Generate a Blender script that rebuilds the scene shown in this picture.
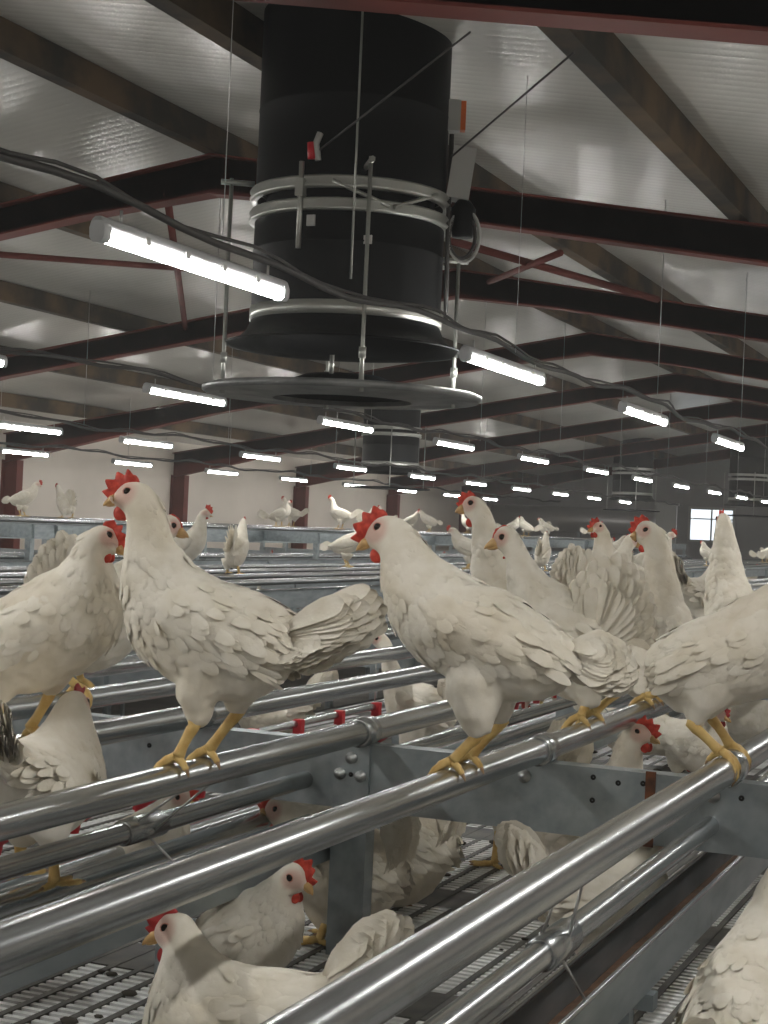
import bpy, bmesh, math, random
import numpy as np
from mathutils import Vector, Matrix, noise

# ------------------------------------------------------------------ camera, world, exposure
for o in list(bpy.data.objects):
    bpy.data.objects.remove(o)
SC = bpy.context.scene
COL = SC.collection
PI = math.pi
CZ = 2.1                                   # eye height above the house floor
cam_data = bpy.data.cameras.new('camera')
cam = bpy.data.objects.new('camera', cam_data)
COL.objects.link(cam)
cam_data.sensor_fit = 'VERTICAL'
cam_data.sensor_height = 36.0
cam_data.lens = 36.0 * 1600.0 / 1024.0
cam_data.clip_start = 0.05
cam_data.clip_end = 200
YAW, PITCH, ROLL = 0.4021, 0.0086, 0.0444
fw = Vector((-math.sin(YAW) * math.cos(PITCH), math.cos(YAW) * math.cos(PITCH), math.sin(PITCH)))
rt = Vector((math.cos(YAW), math.sin(YAW), 0))
up = rt.cross(fw)
r2 = rt * math.cos(ROLL) + up * math.sin(ROLL)
u2 = -rt * math.sin(ROLL) + up * math.cos(ROLL)
cam.matrix_world = Matrix(((r2.x, u2.x, -fw.x, 0), (r2.y, u2.y, -fw.y, 0), (r2.z, u2.z, -fw.z, CZ), (0, 0, 0, 1)))
SC.camera = cam
SC.view_settings.view_transform = 'Standard'
SC.view_settings.look = 'None'
SC.view_settings.exposure = 0.36
SC.view_settings.gamma = 1.0
SC.view_settings.use_curve_mapping = False
LAMP_STRENGTH = 66.0
world = bpy.data.worlds.new('world')
SC.world = world
world.use_nodes = True
world.node_tree.nodes['Background'].inputs[0].default_value = (0.9, 0.95, 1.0, 1)
world.node_tree.nodes['Background'].inputs[1].default_value = 0.02
# thin dust hanging in the whole house
wv_ = world.node_tree.nodes.new('ShaderNodeVolumeScatter')
wv_.inputs['Color'].default_value = (.97, .96, .94, 1); wv_.inputs['Density'].default_value = .0032; wv_.inputs['Anisotropy'].default_value = .35
world.node_tree.links.new(wv_.outputs[0], world.node_tree.nodes['World Output'].inputs['Volume'])
random.seed(7)
RNG = np.random.RandomState(11)

# ------------------------------------------------------------------ materials
def mat_base(name):
    m = bpy.data.materials.new(name)
    m.use_nodes = True
    nt = m.node_tree
    b = nt.nodes['Principled BSDF']
    return m, nt, b

def setp(b, **k):
    names = dict(color='Base Color', rough='Roughness', metal='Metallic', spec='Specular IOR Level', sheen='Sheen Weight', coat='Coat Weight')
    for a, v in k.items():
        if a == 'color': v = (*v, 1)
        b.inputs[names[a]].default_value = v

def noise_mix(nt, b, c1, c2, scale, lo=.4, hi=.6, coords='Object', detail=6, stretch=None, target='Base Color'):
    tc = nt.nodes.new('ShaderNodeTexCoord')
    mp = nt.nodes.new('ShaderNodeMapping')
    nt.links.new(tc.outputs[coords], mp.inputs[0])
    if stretch: mp.inputs['Scale'].default_value = stretch
    n = nt.nodes.new('ShaderNodeTexNoise')
    n.inputs['Scale'].default_value = scale
    n.inputs['Detail'].default_value = detail
    nt.links.new(mp.outputs[0], n.inputs['Vector'])
    r = nt.nodes.new('ShaderNodeValToRGB')
    r.color_ramp.elements[0].position = lo; r.color_ramp.elements[0].color = (*c1, 1)
    r.color_ramp.elements[1].position = hi; r.color_ramp.elements[1].color = (*c2, 1)
    nt.links.new(n.outputs['Fac'], r.inputs[0])
    if target: nt.links.new(r.outputs[0], b.inputs[target])
    return n, r, mp

def bump(nt, b, src, strength=.2, dist=.01):
    bp = nt.nodes.new('ShaderNodeBump')
    bp.inputs['Strength'].default_value = strength
    bp.inputs['Distance'].default_value = dist
    nt.links.new(src, bp.inputs['Height'])
    nt.links.new(bp.outputs[0], b.inputs['Normal'])

def simple(name, c, rough=.5, metal=0., c2=None, scale=8, lo=.35, hi=.65, **k):
    m, nt, b = mat_base(name)
    setp(b, color=c, rough=rough, metal=metal, **k)
    if c2: noise_mix(nt, b, c, c2, scale, lo, hi)
    return m

M = {}
def galv(name, c1, c2, rough, scuff=True):
    m, nt, b = mat_base(name)
    setp(b, metal=.92, rough=rough)
    n, r, mp = noise_mix(nt, b, c1, c2, 9, .3, .7, stretch=(3, .8, 3))
    if scuff:
        tc = nt.nodes.new('ShaderNodeTexCoord')
        n2 = nt.nodes.new('ShaderNodeTexNoise'); n2.inputs['Scale'].default_value = 16; n2.inputs['Detail'].default_value = 8
        nt.links.new(tc.outputs['Object'], n2.inputs['Vector'])
        rr = nt.nodes.new('ShaderNodeValToRGB')
        rr.color_ramp.elements[0].position = .62; rr.color_ramp.elements[0].color = (0, 0, 0, 1)
        rr.color_ramp.elements[1].position = .85; rr.color_ramp.elements[1].color = (.7, .7, .7, 1)
        nt.links.new(n2.outputs['Fac'], rr.inputs[0])
        mx = nt.nodes.new('ShaderNodeMixRGB'); mx.inputs[2].default_value = (.20, .18, .15, 1)
        nt.links.new(rr.outputs[0], mx.inputs[0]); nt.links.new(r.outputs[0], mx.inputs[1])
        nt.links.new(mx.outputs[0], b.inputs['Base Color'])
        mr = nt.nodes.new('ShaderNodeMapRange'); mr.inputs[3].default_value = rough; mr.inputs[4].default_value = min(1, rough + .10)
        pass
    return m
M['tube'] = galv('galvanised_tube', (.38, .40, .405), (.46, .48, .49), .27)
M['sheet'] = galv('galvanised_sheet', (.30, .345, .365), (.43, .475, .49), .46)
M['wire'] = simple('steel_wire', (.45, .45, .44), .4, .8)
M['darkhole'] = simple('hole_black', (.01, .01, .01), .9)
M['rust'] = simple('rust', (.16, .055, .02), .8, 0, (.05, .02, .01), 30)
M['bolt'] = simple('zinc_bolt', (.5, .52, .52), .35, .9)
M['redbrown'] = simple('oxide_red_steel', (.15, .036, .028), .62, 0, (.11, .028, .022), 3, spec=.2)
M['led_house'] = simple('lamp_housing', (.45, .46, .47), .4)
m, nt, b = mat_base('led_diffuser'); setp(b, color=(.9, .9, .9), rough=.4)
b.inputs['Emission Color'].default_value = (1.0, .98, .935, 1); b.inputs['Emission Strength'].default_value = LAMP_STRENGTH
M['led'] = m
M['cable'] = simple('cable_grey', (.045, .042, .04), .6)
M['blackplastic'] = simple('duct_black', (.0035, .0045, .0052), .5, 0, (.006, .007, .008), 2, spec=.12)
M['ducttrim'] = simple('duct_clamp_steel', (.42, .43, .40), .35, .7)
M['greyplastic'] = simple('grey_plastic', (.42, .42, .40), .5)
M['orange'] = simple('orange_plastic', (.65, .13, .02), .45)
M['redplastic'] = simple('red_plastic', (.55, .02, .03), .4)
M['whitepipe'] = simple('white_pipe', (.62, .6, .58), .45)
M['feed'] = simple('feed_mash', (.13, .065, .035), .95, 0, (.06, .03, .018), 60)
M['conc'] = simple('floor_concrete', (.17, .16, .145), .85, 0, (.10, .095, .085), 2)
M['belt'] = simple('manure_belt', (.025, .025, .024), .8, 0, (.12, .11, .095), 7, .5, .72)
M['grain'] = simple('droppings', (.05, .045, .035), .9)

# ceiling sandwich panels: white coated, fine ribs along the slope, a joint every metre
m, nt, b = mat_base('ceiling_panel'); setp(b, rough=.24)
n, r, mp = noise_mix(nt, b, (.55, .54, .495), (.69, .68, .63), .7, .3, .7)
tc = nt.nodes.new('ShaderNodeTexCoord')
sx = nt.nodes.new('ShaderNodeSeparateXYZ'); nt.links.new(tc.outputs['Object'], sx.inputs[0])
def wavey(mult, pw):
    a = nt.nodes.new('ShaderNodeMath'); a.operation = 'MULTIPLY'; a.inputs[1].default_value = mult; nt.links.new(sx.outputs['Y'], a.inputs[0])
    s = nt.nodes.new('ShaderNodeMath'); s.operation = 'SINE'; nt.links.new(a.outputs[0], s.inputs[0])
    ab = nt.nodes.new('ShaderNodeMath'); ab.operation = 'ABSOLUTE'; nt.links.new(s.outputs[0], ab.inputs[0])
    p = nt.nodes.new('ShaderNodeMath'); p.operation = 'POWER'; p.inputs[1].default_value = pw; nt.links.new(ab.outputs[0], p.inputs[0])
    return p.outputs[0]
w1 = wavey(PI / .1, 1.0); w2 = wavey(PI / 1.0, .06)
ad = nt.nodes.new('ShaderNodeMath'); ad.operation = 'MULTIPLY_ADD'; ad.inputs[1].default_value = .25
nt.links.new(w1, ad.inputs[0]); nt.links.new(w2, ad.inputs[2])
bump(nt, b, ad.outputs[0], .6, .007)
M['ceil'] = m
M['wallpanel'] = simple('wall_panel', (.66, .595, .52), .55, 0, (.60, .54, .47), 1.2)
M['endpanel'] = simple('end_wall_sheet', (.34, .335, .33), .5, 0, (.25, .245, .24), .6)
# purlins: dusty dark timber and steel with rust and dust stains
m, nt, b = mat_base('purlin_stained'); setp(b, rough=.85)
noise_mix(nt, b, (.028, .024, .018), (.105, .068, .036), 2.6, .40, .62, stretch=(1, .8, 1))
M['purlin'] = m

# slatted deck plastic
m, nt, b = mat_base('slat_plastic'); setp(b, rough=.5)
noise_mix(nt, b, (.30, .29, .27), (.86, .87, .87), 5, .34, .50, detail=9)
M['slat'] = m
M['slatdark'] = simple('slat_rib', (.06, .06, .06), .6, 0, (.12, .115, .10), 14)
# far decks: same grid as a surface texture
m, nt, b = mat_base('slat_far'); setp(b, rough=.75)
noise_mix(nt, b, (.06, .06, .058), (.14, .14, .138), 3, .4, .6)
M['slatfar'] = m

# plumage: colour comes from the 'Col' attribute, broken up by soft streaks
m, nt, b = mat_base('white_plumage'); setp(b, rough=.85, spec=.2, sheen=.25)
at = nt.nodes.new('ShaderNodeAttribute'); at.attribute_name = 'Col'
tc = nt.nodes.new('ShaderNodeTexCoord')
n = nt.nodes.new('ShaderNodeTexNoise'); n.inputs['Scale'].default_value = 26; n.inputs['Detail'].default_value = 5
nt.links.new(tc.outputs['Object'], n.inputs['Vector'])
rr = nt.nodes.new('ShaderNodeValToRGB')
rr.color_ramp.elements[0].position = .25; rr.color_ramp.elements[0].color = (.86, .84, .78, 1)
rr.color_ramp.elements[1].position = .6; rr.color_ramp.elements[1].color = (1, 1, 1, 1)
nt.links.new(n.outputs['Fac'], rr.inputs[0])
mx = nt.nodes.new('ShaderNodeMixRGB'); mx.blend_type = 'MULTIPLY'; mx.inputs[0].default_value = 1
nt.links.new(at.outputs['Color'], mx.inputs[1]); nt.links.new(rr.outputs[0], mx.inputs[2])
nt.links.new(mx.outputs[0], b.inputs['Base Color'])
n2 = nt.nodes.new('ShaderNodeTexNoise'); n2.inputs['Scale'].default_value = 120; n2.inputs['Detail'].default_value = 4
nt.links.new(tc.outputs['Object'], n2.inputs['Vector'])
bump(nt, b, n2.outputs['Fac'], .25, .003)
M['plume'] = m
WHITE = (.82, .775, .68)
m, nt, b = mat_base('comb_red'); setp(b, rough=.55, spec=.35)
noise_mix(nt, b, (.42, .035, .022), (.62, .075, .045), 90)
M['comb'] = m
M['combdark'] = simple('comb_dark_red', (.36, .02, .02), .55)
M['beak'] = simple('beak_horn', (.62, .40, .16), .45, 0, (.5, .3, .13), 60)
M['eye'] = simple('eye_black', (.012, .006, .004), .12)
M['leg'] = simple('leg_yellow', (.72, .52, .20), .55, 0, (.60, .38, .12), 50)
M['claw'] = simple('claw_horn', (.35, .22, .12), .5)
M['pane'] = simple('window_pane', (.6, .65, .7), .3)
m, nt, b = mat_base('window_daylight'); setp(b, color=(.7, .75, .8), rough=.3)
b.inputs['Emission Color'].default_value = (.85, .93, 1, 1); b.inputs['Emission Strength'].default_value = 1.0
M['daylight'] = m

# ------------------------------------------------------------------ helpers
def link(o, parent=None):
    COL.objects.link(o)
    if parent: o.parent = parent
    return o

def obj(name, bm, m, parent=None, smooth=False, loc=(0, 0, 0)):
    if isinstance(bm, bmesh.types.BMesh):
        me = bpy.data.meshes.new(name); bm.to_mesh(me); bm.free()
    else: me = bm
    ms = m if isinstance(m, (list, tuple)) else [m]
    if len(me.materials) == 0:
        for x in ms: me.materials.append(x)
    if smooth: me.shade_smooth()
    o = bpy.data.objects.new(name, me); o.location = loc
    return link(o, parent)

def tag(o, label=None, cat=None, group=None, kind=None):
    if label: o['label'] = label
    if cat: o['category'] = cat
    if group: o['group'] = group
    if kind: o['kind'] = kind
    return o

def thing(name, label, cat, loc=(0, 0, 0), rz=0., group=None):
    o = bpy.data.objects.new(name, None); o.empty_display_size = .05
    COL.objects.link(o); o.location = loc; o.rotation_euler = (0, 0, rz)
    return tag(o, label, cat, group)

def dup(root, loc, rz, label, group=None, scale=None, cat=None, tilt=0.):
    r = root.copy(); COL.objects.link(r); r.location = loc; r.rotation_euler = (0, tilt, rz)
    r['label'] = label
    if group: r['group'] = group
    elif 'group' in r: del r['group']
    if cat: r['category'] = cat
    if scale: r.scale = (scale,) * 3 if not isinstance(scale, tuple) else scale
    for ch in list(root.children):
        c = ch.copy(); COL.objects.link(c); c.parent = r
        for g in list(ch.children):
            d = g.copy(); COL.objects.link(d); d.parent = c
    return r

def box(bm, x0, x1, y0, y1, z0, z1, mi=0):
    v = [bm.verts.new(p) for p in ((x0, y0, z0), (x1, y0, z0), (x1, y1, z0), (x0, y1, z0), (x0, y0, z1), (x1, y0, z1), (x1, y1, z1), (x0, y1, z1))]
    for f in ((0, 3, 2, 1), (4, 5, 6, 7), (0, 1, 5, 4), (1, 2, 6, 5), (2, 3, 7, 6), (3, 0, 4, 7)):
        bm.faces.new([v[i] for i in f]).material_index = mi

def grid_loft(bm, rings, close=True, cap=True, mi=0):
    vs = [[bm.verts.new(p) for p in r] for r in rings]
    n = len(vs[0])
    for a, c in zip(vs[:-1], vs[1:]):
        for i in range(n if close else n - 1):
            j = (i + 1) % n
            f = bm.faces.new((a[i], a[j], c[j], c[i])); f.material_index = mi; f.smooth = True
    if cap and close:
        for r, flip in ((vs[0], True), (vs[-1], False)):
            f = bm.faces.new(list(reversed(r)) if flip else r); f.material_index = mi
    return vs

def tube(bm, pts, r, seg=10, mi=0, cap=True):
    pts = [Vector(p) for p in pts]
    rs = r if isinstance(r, (list, tuple)) else [r] * len(pts)
    rings = []
    ref = None
    for i, p in enumerate(pts):
        t = (pts[min(i + 1, len(pts) - 1)] - pts[max(i - 1, 0)]).normalized()
        if ref is None:
            ref = Vector((0, 0, 1)) if abs(t.z) < .9 else Vector((1, 0, 0))
        a = (ref - t * ref.dot(t)).normalized(); ref = a
        c = t.cross(a)
        rings.append([p + (a * math.cos(k * 2 * PI / seg) + c * math.sin(k * 2 * PI / seg)) * rs[i] for k in range(seg)])
    grid_loft(bm, rings, True, cap, mi)

def lathe(bm, prof, seg=48, c=(0, 0, 0), mi=0, cap=False):
    rings = [[Vector((c[0] + r * math.cos(k * 2 * PI / seg), c[1] + r * math.sin(k * 2 * PI / seg), c[2] + z)) for k in range(seg)] for r, z in prof]
    grid_loft(bm, rings, True, cap, mi)

def NB(): return bmesh.new()
ORD = ['first', 'second', 'third', 'fourth', 'fifth', 'sixth', 'seventh', 'eighth', 'ninth', 'tenth', 'eleventh', 'twelfth', 'thirteenth', 'fourteenth', 'fifteenth', 'sixteenth', 'seventeenth', 'eighteenth', 'nineteenth', 'twentieth']

# ------------------------------------------------------------------ the house
XR, RZ, SL = -5.747, CZ + 2.623, .16221      # ridge line, top of rafters at the ridge, roof slope
XL, XRT = -14.85, 3.36                       # side walls
YB, YE = -5.0, 42.3                          # rear and far end walls
def rtop(x): return RZ - SL * abs(x - XR)
bm = NB(); box(bm, XL - .1, XRT + .1, YB, YE, -.1, 0); tag(obj('floor', bm, M['conc']), kind='structure')
bm = NB()
for xa, xb in ((XL - .1, XR), (XR, XRT + .1)):
    za, zb = rtop(xa) + .2, rtop(xb) + .2
    v = [bm.verts.new(p) for p in ((xa, YB, za), (xb, YB, zb), (xb, YE, zb), (xa, YE, za), (xa, YB, za + .1), (xb, YB, zb + .1), (xb, YE, zb + .1), (xa, YE, za + .1))]
    for f in ((0, 3, 2, 1), (4, 5, 6, 7), (0, 1, 5, 4), (1, 2, 6, 5), (2, 3, 7, 6), (3, 0, 4, 7)): bm.faces.new([v[i] for i in f])
tag(obj('ceiling', bm, M['ceil']), kind='structure')
bm = NB(); box(bm, XL - .1, XL, YB, YE, 0, rtop(XL) + .2); tag(obj('wall_left', bm, M['wallpanel']), kind='structure')
bm = NB(); box(bm, XRT, XRT + .1, YB, YE, 0, rtop(XRT) + .2); tag(obj('wall_right', bm, M['wallpanel']), kind='structure')
def gable(name, y0, y1, m):
    bm = NB()
    pr = [(XL, 0), (XRT, 0), (XRT, rtop(XRT) + .2), (XR, RZ + .2), (XL, rtop(XL) + .2)]
    a = [bm.verts.new((x, y0, z)) for x, z in pr]; c = [bm.verts.new((x, y1, z)) for x, z in pr]
    bm.faces.new(a); bm.faces.new(list(reversed(c)))
    for i in range(5):
        j = (i + 1) % 5; bm.faces.new((a[j], a[i], c[i], c[j]))
    return tag(obj(name, bm, m), kind='structure')
gable('wall_back', YB - .1, YB, M['wallpanel'])
gable('wall_far', YE - .1, YE, M['endpanel'])
# base course at the foot of the left wall
bm = NB(); box(bm, XL, XL + .06, YB, YE - .1, 0, .5); tag(obj('baseboard_left', bm, M['conc']), kind='structure')

# lit window in the far wall
w = bpy.data.objects.new('window_1', None); COL.objects.link(w); w.location = (-8.55, YE - .12, CZ + .4); w['kind'] = 'structure'
bm = NB()
for x0, x1, z0, z1 in ((-.62, .62, .40, .47), (-.62, .62, -.47, -.40), (-.62, -.55, -.40, .40), (.55, .62, -.40, .40), (-.02, .02, -.40, .40), (-.55, -.02, .14, .17), (.02, .55, .14, .17)):
    box(bm, x0, x1, -.05, .01, z0, z1)
obj('window_frame', bm, M['greyplastic'], w)
for x0, x1 in ((-.55, -.02), (.02, .55)):
    for z0, z1 in ((-.40, .14), (.17, .40)):
        bm = NB(); box(bm, x0, x1, -.015, .005, z0, z1); obj('pane', bm, M['daylight'], w)

# portal frames of oxide-red steel
H, FW, TF = .242, .16, .014
FRLAB = {0: 'crossing the top right corner nearest the camera', 1: 'first one meeting the big black ventilation shaft', 2: 'second one, passing behind the flared mouth of the shaft',
         3: 'third one, its ridge above the lamp right of the shaft', 4: 'fourth one counted back from the black shaft', 5: 'fifth one counted back from the black shaft',
         6: 'sixth one counted back from the black shaft', 7: 'last one, just before the far end wall'}
def ibeam(bm, path, yc, h):
    # path: (x, ztop) points; vertical I section swept in the XZ plane
    def sweep(y0, y1, t0, t1):
        rings = []
        for x, z, hh in path:
            a, c = z - (hh if t0 is None else t0), z - (hh if t1 is None else t1)
            rings.append([(x, y0, a), (x, y1, a), (x, y1, c), (x, y0, c)])
        vs = [[bm.verts.new(p) for p in r] for r in rings]
        for A, C in zip(vs[:-1], vs[1:]):
            for i in range(4):
                j = (i + 1) % 4; bm.faces.new((A[i], C[i], C[j], A[j]))
        bm.faces.new(vs[0]); bm.faces.new(list(reversed(vs[-1])))
    sweep(yc - FW / 2, yc + FW / 2, TF, 0.0)
    sweep(yc - .005, yc + .005, h - .002, TF)
    # bottom flange
    rings = []
    for x, z, hh in path:
        rings.append([(x, yc - FW / 2, z - hh), (x, yc + FW / 2, z - hh), (x, yc + FW / 2, z - hh + TF), (x, yc - FW / 2, z - hh + TF)])
    vs = [[bm.verts.new(p) for p in r] for r in rings]
    for A, C in zip(vs[:-1], vs[1:]):
        for i in range(4):
            j = (i + 1) % 4; bm.faces.new((A[i], C[i], C[j], A[j]))
    bm.faces.new(vs[0]); bm.faces.new(list(reversed(vs[-1])))
def ibeam2(bm, path, yc):
    # variable depth: web as one strip between flanges
    ibeam(bm, path, yc, H)
    vs = [[bm.verts.new((x, yc - .005, z - TF)), bm.verts.new((x, yc - .005, z - hh + TF)), bm.verts.new((x, yc + .005, z - hh + TF)), bm.verts.new((x, yc + .005, z - TF))] for x, z, hh in path]
    for A, C in zip(vs[:-1], vs[1:]):
        for i in range(4):
            j = (i + 1) % 4; bm.faces.new((A[i], C[i], C[j], A[j]))
def column(bm, x0, x1, yc, ztop):
    box(bm, x0, x0 + TF, yc - FW / 2, yc + FW / 2, 0, ztop); box(bm, x1 - TF, x1, yc - FW / 2, yc + FW / 2, 0, ztop)
    box(bm, x0 + TF, x1 - TF, yc - .005, yc + .005, 0, ztop)
for k in range(-1, 8):
    y = 10.108 + 5 * (k - 1)
    t = thing('portal_frame', 'oxide red steel roof frame, ' + FRLAB.get(k, 'behind the camera'), 'roof frame', (0, y, 0), 0, 'steel portal frames of the hen house')
    for s, xe in ((-1, XL + .01), (1, XRT - .01)):
        path = []
        for q in (0, .12, .3, .6, .78, .88, 1.0):
            x = XR + (xe - XR) * q
            hh = H + (0.20 * max(0, (q - .62) / .38)) + .05 * max(0, 1 - q / .12)
            path.append((x, rtop(x) - .001, hh))
        bm = NB(); ibeam2(bm, path, 0); obj('rafter', bm, M['redbrown'], t)
        bm = NB()
        x0, x1 = (XL + .005, XL + .29) if s < 0 else (XRT - .29, XRT - .005)
        column(bm, x0, x1, 0, rtop(xe) - .40); obj('column', bm, M['redbrown'], t)

# purlins
for i, x in enumerate([XR + 1.9 * q for q in (-4, -3, -2, -1, 0, 1, 2, 3, 4)]):
    bm = NB(); z = rtop(x) + .003 if abs(x - XR) > .1 else RZ + .0
    box(bm, x - .055, x + .055, YB + .02, YE - .12, z, z + .187)
    # ragged dusty lip of sealing strip along both upper edges
    lab = ['nearest the left wall', 'second from the left wall', 'third from the left wall', 'just left of the ridge', 'under the roof ridge, running behind the black shaft', 'just right of the black shaft', 'crossing the upper right of the picture', 'seventh from the left wall', 'nearest the right wall'][i]
    tag(obj('purlin', bm, M['purlin']), 'dark stained roof purlin, ' + lab, 'purlin', 'stained roof purlins')

def rod(name, p, q, r, m, label, cat, group=None):
    bm = NB(); tube(bm, [Vector(p) + Vector((0, 0, CZ)), Vector(q) + Vector((0, 0, CZ))], r, 8)
    return tag(obj(name, bm, m, None, True), label, cat, group)
rod('brace_rod', (-6.14, 10.11, 2.36), (-8.86, 15.1, 2.05), .03, M['redbrown'], 'thin dark brace dropping between two frames left of the lamp, above it', 'brace')
rod('brace_rod', (-8.95, 10.2, 2.08), (-7.2, 13.6, 2.36), .028, M['redbrown'], 'long thin red brown brace crossing the ceiling at the left edge', 'brace')
rod('brace_rod', (-4.85, 12.6, 2.43), (-3.6, 14.8, 2.24), .035, M['redbrown'], 'red brown brace right of the shaft sloping down to the right', 'brace')
rod('brace_rod', (-5.31, 14.88, 2.45), (-3.82, 12.37, 2.26), .03, M['redbrown'], 'brown brace right of the shaft rising to the right, crossing another', 'brace')

# ------------------------------------------------------------------ LED battens
ROWS = [(.29, .90, [1.0 + 3.2 * i for i in range(-1, 13)], 1.32),
        (-2.574, .80, [-1.9, 1.0, 3.87, 6.92, 9.78, 12.66, 15.5, 18.4, 21.3, 24.2, 27.1, 30.0, 32.9, 35.8], 1.18),
        (-6.02, .89, [-4.4, -1.5, 1.3, 4.1, 6.95, 9.75, 12.63, 15.42, 18.2, 21.06, 23.7, 26.4, 29.2, 31.98, 34.8], 1.15),
        (-9.2, .78, [-.8, 1.8, 4.4, 7.0, 9.7, 12.30, 14.45, 17.13, 19.85, 22.55, 25.0, 27.5, 29.95, 32.4, 35.0], 1.05),
        (-12.5, .74, [.9, 3.55, 6.2, 8.85, 11.5, 14.15, 16.82, 19.45, 22.14, 24.74, 27.37, 30.0, 32.6, 35.2], 1.05)]
ROWNAME = ['row right of the camera', 'row passing the big black shaft', 'row left of the big black shaft', 'second row from the left wall', 'row nearest the left wall']
def batten_meshes(L):
    out = {}
    bm = NB()
    pr = [(-.024, .012), (-.030, .03), (-.026, .052), (-.012, .062), (.012, .062), (.026, .052), (.030, .03), (.024, .012)]
    grid_loft(bm, [[(x, y, z) for x, z in pr] for y in (0, L)], True, True); out['housing'] = (bm, M['led_house'])
    bm = NB()
    pr = [(.029 * math.cos(a), .027 * math.sin(a) + .000) for a in [PI * (.78 + 1.44 * i / 14) for i in range(15)]]
    grid_loft(bm, [[(x, y, z - .001) for x, z in pr] for y in (.03, L - .03)], True, True); out['diffuser'] = (bm, M['led'])
    return out
batten_proto = None
def make_batten(L):
    t = thing('led_batten', 'x', 'lamp'); t.scale = (.74, 1, .8)
    mm = batten_meshes(L)
    for k, (bm, m) in mm.items(): obj(k, bm, m, t, True)
    for y in (.0, L - .03):
        bm = NB(); pr = [(-.026, .045), (-.035, .02), (-.033, -.014), (-.02, -.030), (.02, -.030), (.033, -.014), (.035, .02), (.026, .045)]
        grid_loft(bm, [[(x, yy, z) for x, z in pr] for yy in (y - .004, y + .034)], True, True); obj('end_cap', bm, M['led_house'], t)
    for q in range(4):
        y = L * (.2 + .2 * q)
        for s in (-1, 1):
            bm = NB(); box(bm, s * .029 - .006, s * .029 + .006, y - .012, y + .012, .006, .036); obj('clip', bm, M['wire'], t)
    for y in (.12, L - .12):
        bm = NB(); tube(bm, [(0, y, .055), (0, y, .11)], .006, 6); obj('hanger', bm, M['wire'], t)
    return t
for ri, (X, h, ys, L) in enumerate(ROWS):
    proto = None
    vis = 0
    for y in ys:
        # order counted along the row from the first lamp that the picture shows
        if (ri == 0) or (ri == 1 and y < 3) or (ri == 2 and y < 9) or (ri == 3 and y < 12) or (ri == 4 and y < 16.5):
            lab = 'white LED batten lamp behind or beside the camera, ' + ROWNAME[ri]; grp = 'LED lamps beyond the picture, ' + ROWNAME[ri]
        else:
            lab = 'lit white LED batten lamp, %s in the %s' % (ORD[vis] + ' one', ROWNAME[ri]); grp = 'hanging LED battens, ' + ROWNAME[ri]; vis += 1
        loc = (X, y, CZ + h)
        if proto is None:
            proto = make_batten(L); proto.location = loc; proto['label'] = lab; proto['group'] = grp
        else:
            dup(proto, loc, 0, lab, grp)
    # the cable run the battens hang from, on thin wires from the roof
    t = thing('cable_run', 'dark grey cable run carrying the lamps, ' + ROWNAME[ri], 'cable', (X, 0, CZ + h), 0, 'lamp cable runs')
    bm = NB(); pts = []
    y = YB + .3
    while y < YE - .6:
        z = .105 + .022 * math.sin(y * 1.9 + ri) + .012 * math.sin(y * 5.3)
        pts.append((.012 * math.sin(y * 3.1), y, z)); y += .22
    tube(bm, pts, .013, 8); obj('conduit', bm, M['cable'], t, True)
    bm = NB(); tube(bm, [(p[0] + .02 * math.sin(p[1] * 4.2), p[1], p[2] + .018 + .01 * math.sin(p[1] * 7)) for p in pts], .0065, 6)
    obj('cable', bm, M['cable'], t, True)
    yy = -1.5
    while yy < 40:
        bm = NB(); tube(bm, [(0, yy, .10), (0, yy, rtop(X) + .19 - CZ - h)], .0016 if yy < 9 else .003, 5); obj('hanger_wire', bm, M['wire'], t); yy += 3.05

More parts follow.
